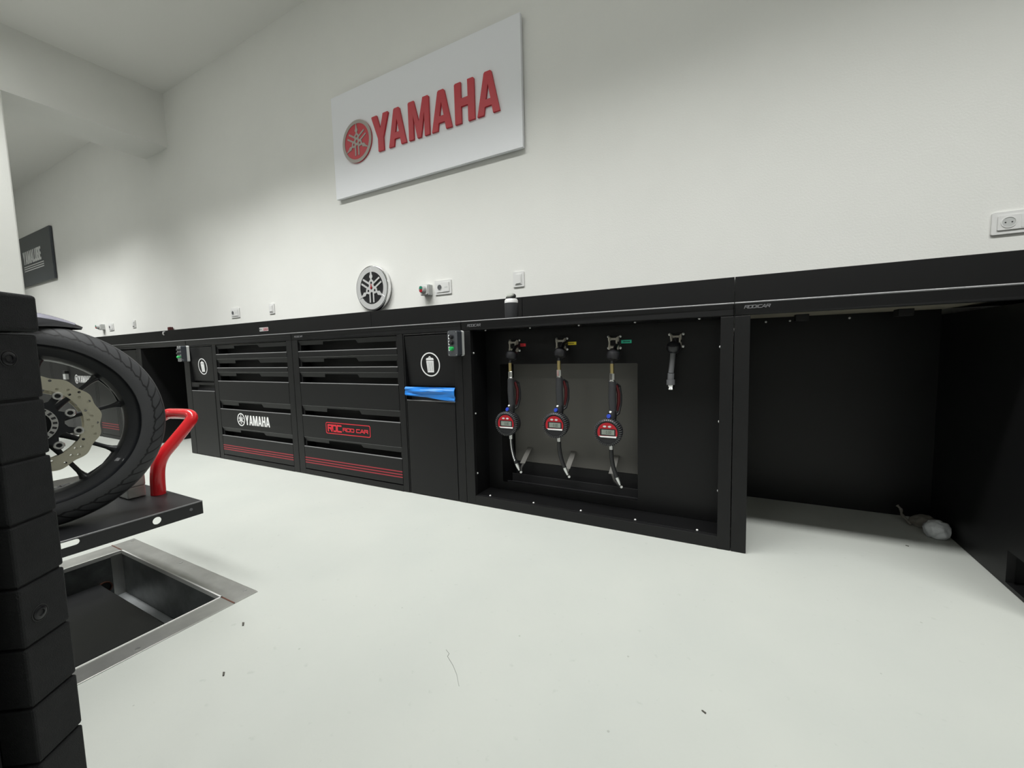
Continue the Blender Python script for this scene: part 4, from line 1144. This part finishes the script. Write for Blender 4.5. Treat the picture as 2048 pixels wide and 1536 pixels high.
# front fender: a shell hugging the tyre, drawn out to a tip
q = MB(); rows = []
A0, A1, NA, NB = math.radians(66.5), math.radians(150), 26, 14
for i in range(NA + 1):
    t = i / NA; a = A0 + (A1 - A0) * t
    hw = .064 * min(1, (t * 4.5) ** .85) + .002
    R = .321 + .0135 * min(1, t * 5)
    row = []
    for j in range(NB + 1):
        s = -1 + 2 * j / NB
        drop = (.006 + .040 * min(1, t * 5)) * abs(s) ** 2.4
        row.append((WX + s * hw, WYC + math.cos(a) * (R - drop), WZ + math.sin(a) * (R - drop)))
    rows.append(row)
def shell(q, rows, th, cy, cz):
    top = [[q.bm.verts.new(p) for p in r] for r in rows]; bot = []
    for r in rows:
        rr = []
        for p in r:
            d = Vector((0, p[1] - cy, p[2] - cz)).normalized(); rr.append(q.bm.verts.new(Vector(p) - d * th))
        bot.append(rr)
    n, m_ = len(rows), len(rows[0])
    for i in range(n - 1):
        for j in range(m_ - 1):
            q.bm.faces.new([top[i][j], top[i][j + 1], top[i + 1][j + 1], top[i + 1][j]]); q.bm.faces.new([bot[i][j], bot[i + 1][j], bot[i + 1][j + 1], bot[i][j + 1]])
    for i in range(n - 1):
        for j in (0, m_ - 1): q.bm.faces.new([top[i][j], top[i + 1][j], bot[i + 1][j], bot[i][j]])
    for j in range(m_ - 1):
        for i in (0, n - 1): q.bm.faces.new([top[i][j], top[i][j + 1], bot[i][j + 1], bot[i][j]])
    q.smooth = True
shell(q, rows, .003, WYC, WZ)
fen = q.build('front_fender', 'fender_paint', mc)
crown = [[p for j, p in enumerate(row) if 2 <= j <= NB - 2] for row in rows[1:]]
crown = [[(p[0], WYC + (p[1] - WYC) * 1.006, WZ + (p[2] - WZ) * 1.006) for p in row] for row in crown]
q = MB(); shell(q, crown, .0015, WYC, WZ)  # added strip over the black fender, its bright reflection painted on
q.build('fender_sheen_strip', 'lavender_sheen', fen)['label'] = 'pale lavender strip painted as a reflection on the fender crown'
# the rest of the machine, behind the post
XF[0] = LEAN
q = MB(); q.box(WX - .13, WX + .13, -1.62, -1.585, 1.02, 1.05); q.box(WX - .12, WX + .12, -1.60, -1.55, .88, .92); q.build('triple_clamp', 'black_gloss', mc, bevel=.008)
q = MB(); q.tube([(WX - .38, -1.72, 1.09), (WX - .26, -1.66, 1.10), (WX - .12, -1.61, 1.07), (WX + .12, -1.61, 1.07), (WX + .26, -1.66, 1.10), (WX + .38, -1.72, 1.09)], .012, 14); hb = q.build('handlebar', 'black_plastic', mc)
q = MB(); bmesh.ops.create_uvsphere(q.bm, u_segments=24, v_segments=14, radius=1, matrix=Matrix.Translation((WX, -1.92, .98)) @ Matrix.Diagonal((.15, .27, .13, 1))); q.smooth = True
q.build('fuel_tank', 'black_gloss', mc)
q = MB(); q.hull8([(WX - .12, -2.60, .95), (WX - .08, -2.58, 1.02), (WX - .12, -2.10, .86), (WX - .10, -2.12, .94), (WX + .12, -2.60, .95), (WX + .08, -2.58, 1.02), (WX + .12, -2.10, .86), (WX + .10, -2.12, .94)])
q.build('seat', 'rubber', mc, bevel=.03, seg=4)
q = MB(); q.hull8([(WX - .17, -2.18, .46), (WX - .14, -2.12, .80), (WX - .17, -1.80, .46), (WX - .14, -1.74, .76), (WX + .17, -2.18, .46), (WX + .14, -2.12, .80), (WX + .17, -1.80, .46), (WX + .14, -1.74, .76)])
q.build('engine', 'black_plastic', mc, bevel=.02, seg=3)
q = MB()
for s in (-1, 1):
    q.tube([(WX + s * .03, -1.60, .98), (WX + s * .13, -1.75, .90), (WX + s * .15, -2.05, .78), (WX + s * .14, -2.22, .56)], .022, 12)
q.build('frame', 'black_gloss', mc)
q = MB()
for s in (-1, 1): q.tube([(WX + s * .11, -2.20, .58), (WX + s * .12, -2.45, .58), (WX + s * .11, -2.75, .60)], .022, 12)
q.build('swingarm', 'black_gloss', mc)
q = MB(); q.lathe([(r, h * 1.35) for r, h in prof], (WX, -2.74, WZ), (1, 0, 0), 72, closed=True); q.build('rear_tyre', 'rubber', mc)
q = MB(); q.lathe([(.240, .06), (.235, .06), (.20, .03), (.20, -.03), (.235, -.06), (.240, -.06), (.215, 0)], (WX, -2.74, WZ), (1, 0, 0), 60, closed=True)
for k in range(5):
    a = 2 * PI * k / 5; q.tube([(WX, -2.74 + .03 * math.cos(a), WZ + .03 * math.sin(a)), (WX, -2.74 + .21 * math.cos(a), WZ + .21 * math.sin(a))], [.02, .012], 10)
q.cyl((WX - .11, -2.74, WZ), (WX + .11, -2.74, WZ), .03)
q.build('rear_rim', 'rim_black', mc)

XF[0] = None
# ================================================================== rubber clad post in the foreground
E0 = Vector((-.852, -1.550, 0)); d1 = Vector((-.579, .815, 0)).normalized(); n1 = Vector((.815, .579, 0)).normalized()
# s runs from the far edge towards the camera along -d1, t is depth behind the face
def PP(s, t, z): v = E0 - d1 * s - n1 * t; return (v.x, v.y, z)
base = E0 - d1 * .06 - n1 * .06
ps = thing('padded_post', 'tall black post clad in grooved rubber blocks, close in the left foreground', 'post', (base.x, base.y, 0))
def pblock(mb, s0, s1, t0, t1, z0, z1):
    return mb.hull8([PP(s0, t0, z0), PP(s0, t0, z1), PP(s0, t1, z0), PP(s0, t1, z1), PP(s1, t0, z0), PP(s1, t0, z1), PP(s1, t1, z0), PP(s1, t1, z1)])
zs = [.836, .747, .668, .586, .503, .420, .337, .257, .175, .093, .012]
for k in range(len(zs) - 1):
    q = MB(); g = .0016
    wd = .085 if k == 0 else (.066 if k == 1 else .0565)
    pblock(q, 0, .064, 0, .045, zs[k + 1] + g, zs[k] - g)
    blk = q.build('rubber_block', 'rubber', ps, bevel=.003, seg=2)
    if k in (0, 4, 8):
        zc = (.8026, 0, 0, 0, .4566, 0, 0, 0, .134)[k]
        sc_ = .0405
        c0 = Vector(PP(sc_, 0, zc))
        q = MB(); q.lathe([(.0098, .0004), (.0112, .0004), (.0112, -.0015), (.0098, -.0015)], c0, n1, 24, closed=True); q.build('bolt_recess', 'black_inner', blk)
        q = MB(); q.lathe([(.0040, .0006), (.0045, .0018), (.0072, .0018), (.0088, .0008), (.0092, -.0005), (.0040, -.0005)], c0, n1, 20, closed=True); q.build('bolt', 'bolt_black', blk)
        MB().cyl(c0 - n1 * .0005, c0 + n1 * .0007, .0045, 6).build('hex_socket', 'black_inner', blk)
# core behind the blocks and the smooth round-edged tube nearer the camera
q = MB(); pblock(q, .004, .30, .047, .075, .0, .834); q.build('core_plate', 'black_plastic', ps, bevel=.002)
q = MB(); pblock(q, .003, .060, .004, .0465, .012, .834); q.build('backing_strip', 'black_inner', ps)
q = MB(); q.tube([PP(.100, .030, .012), PP(.100, .030, .834)], .0165, 24); q.build('smooth_tube', 'black_plastic', ps)
q = MB(); pblock(q, -.003, .30, -.003, .075, .838, .8885); q.build('top_cap', 'rubber', ps, bevel=.005, seg=3)
q = MB(); pblock(q, -.02, .32, -.02, .12, .0006, .011); q.build('foot_plate', 'powder_black', ps, bevel=.001)
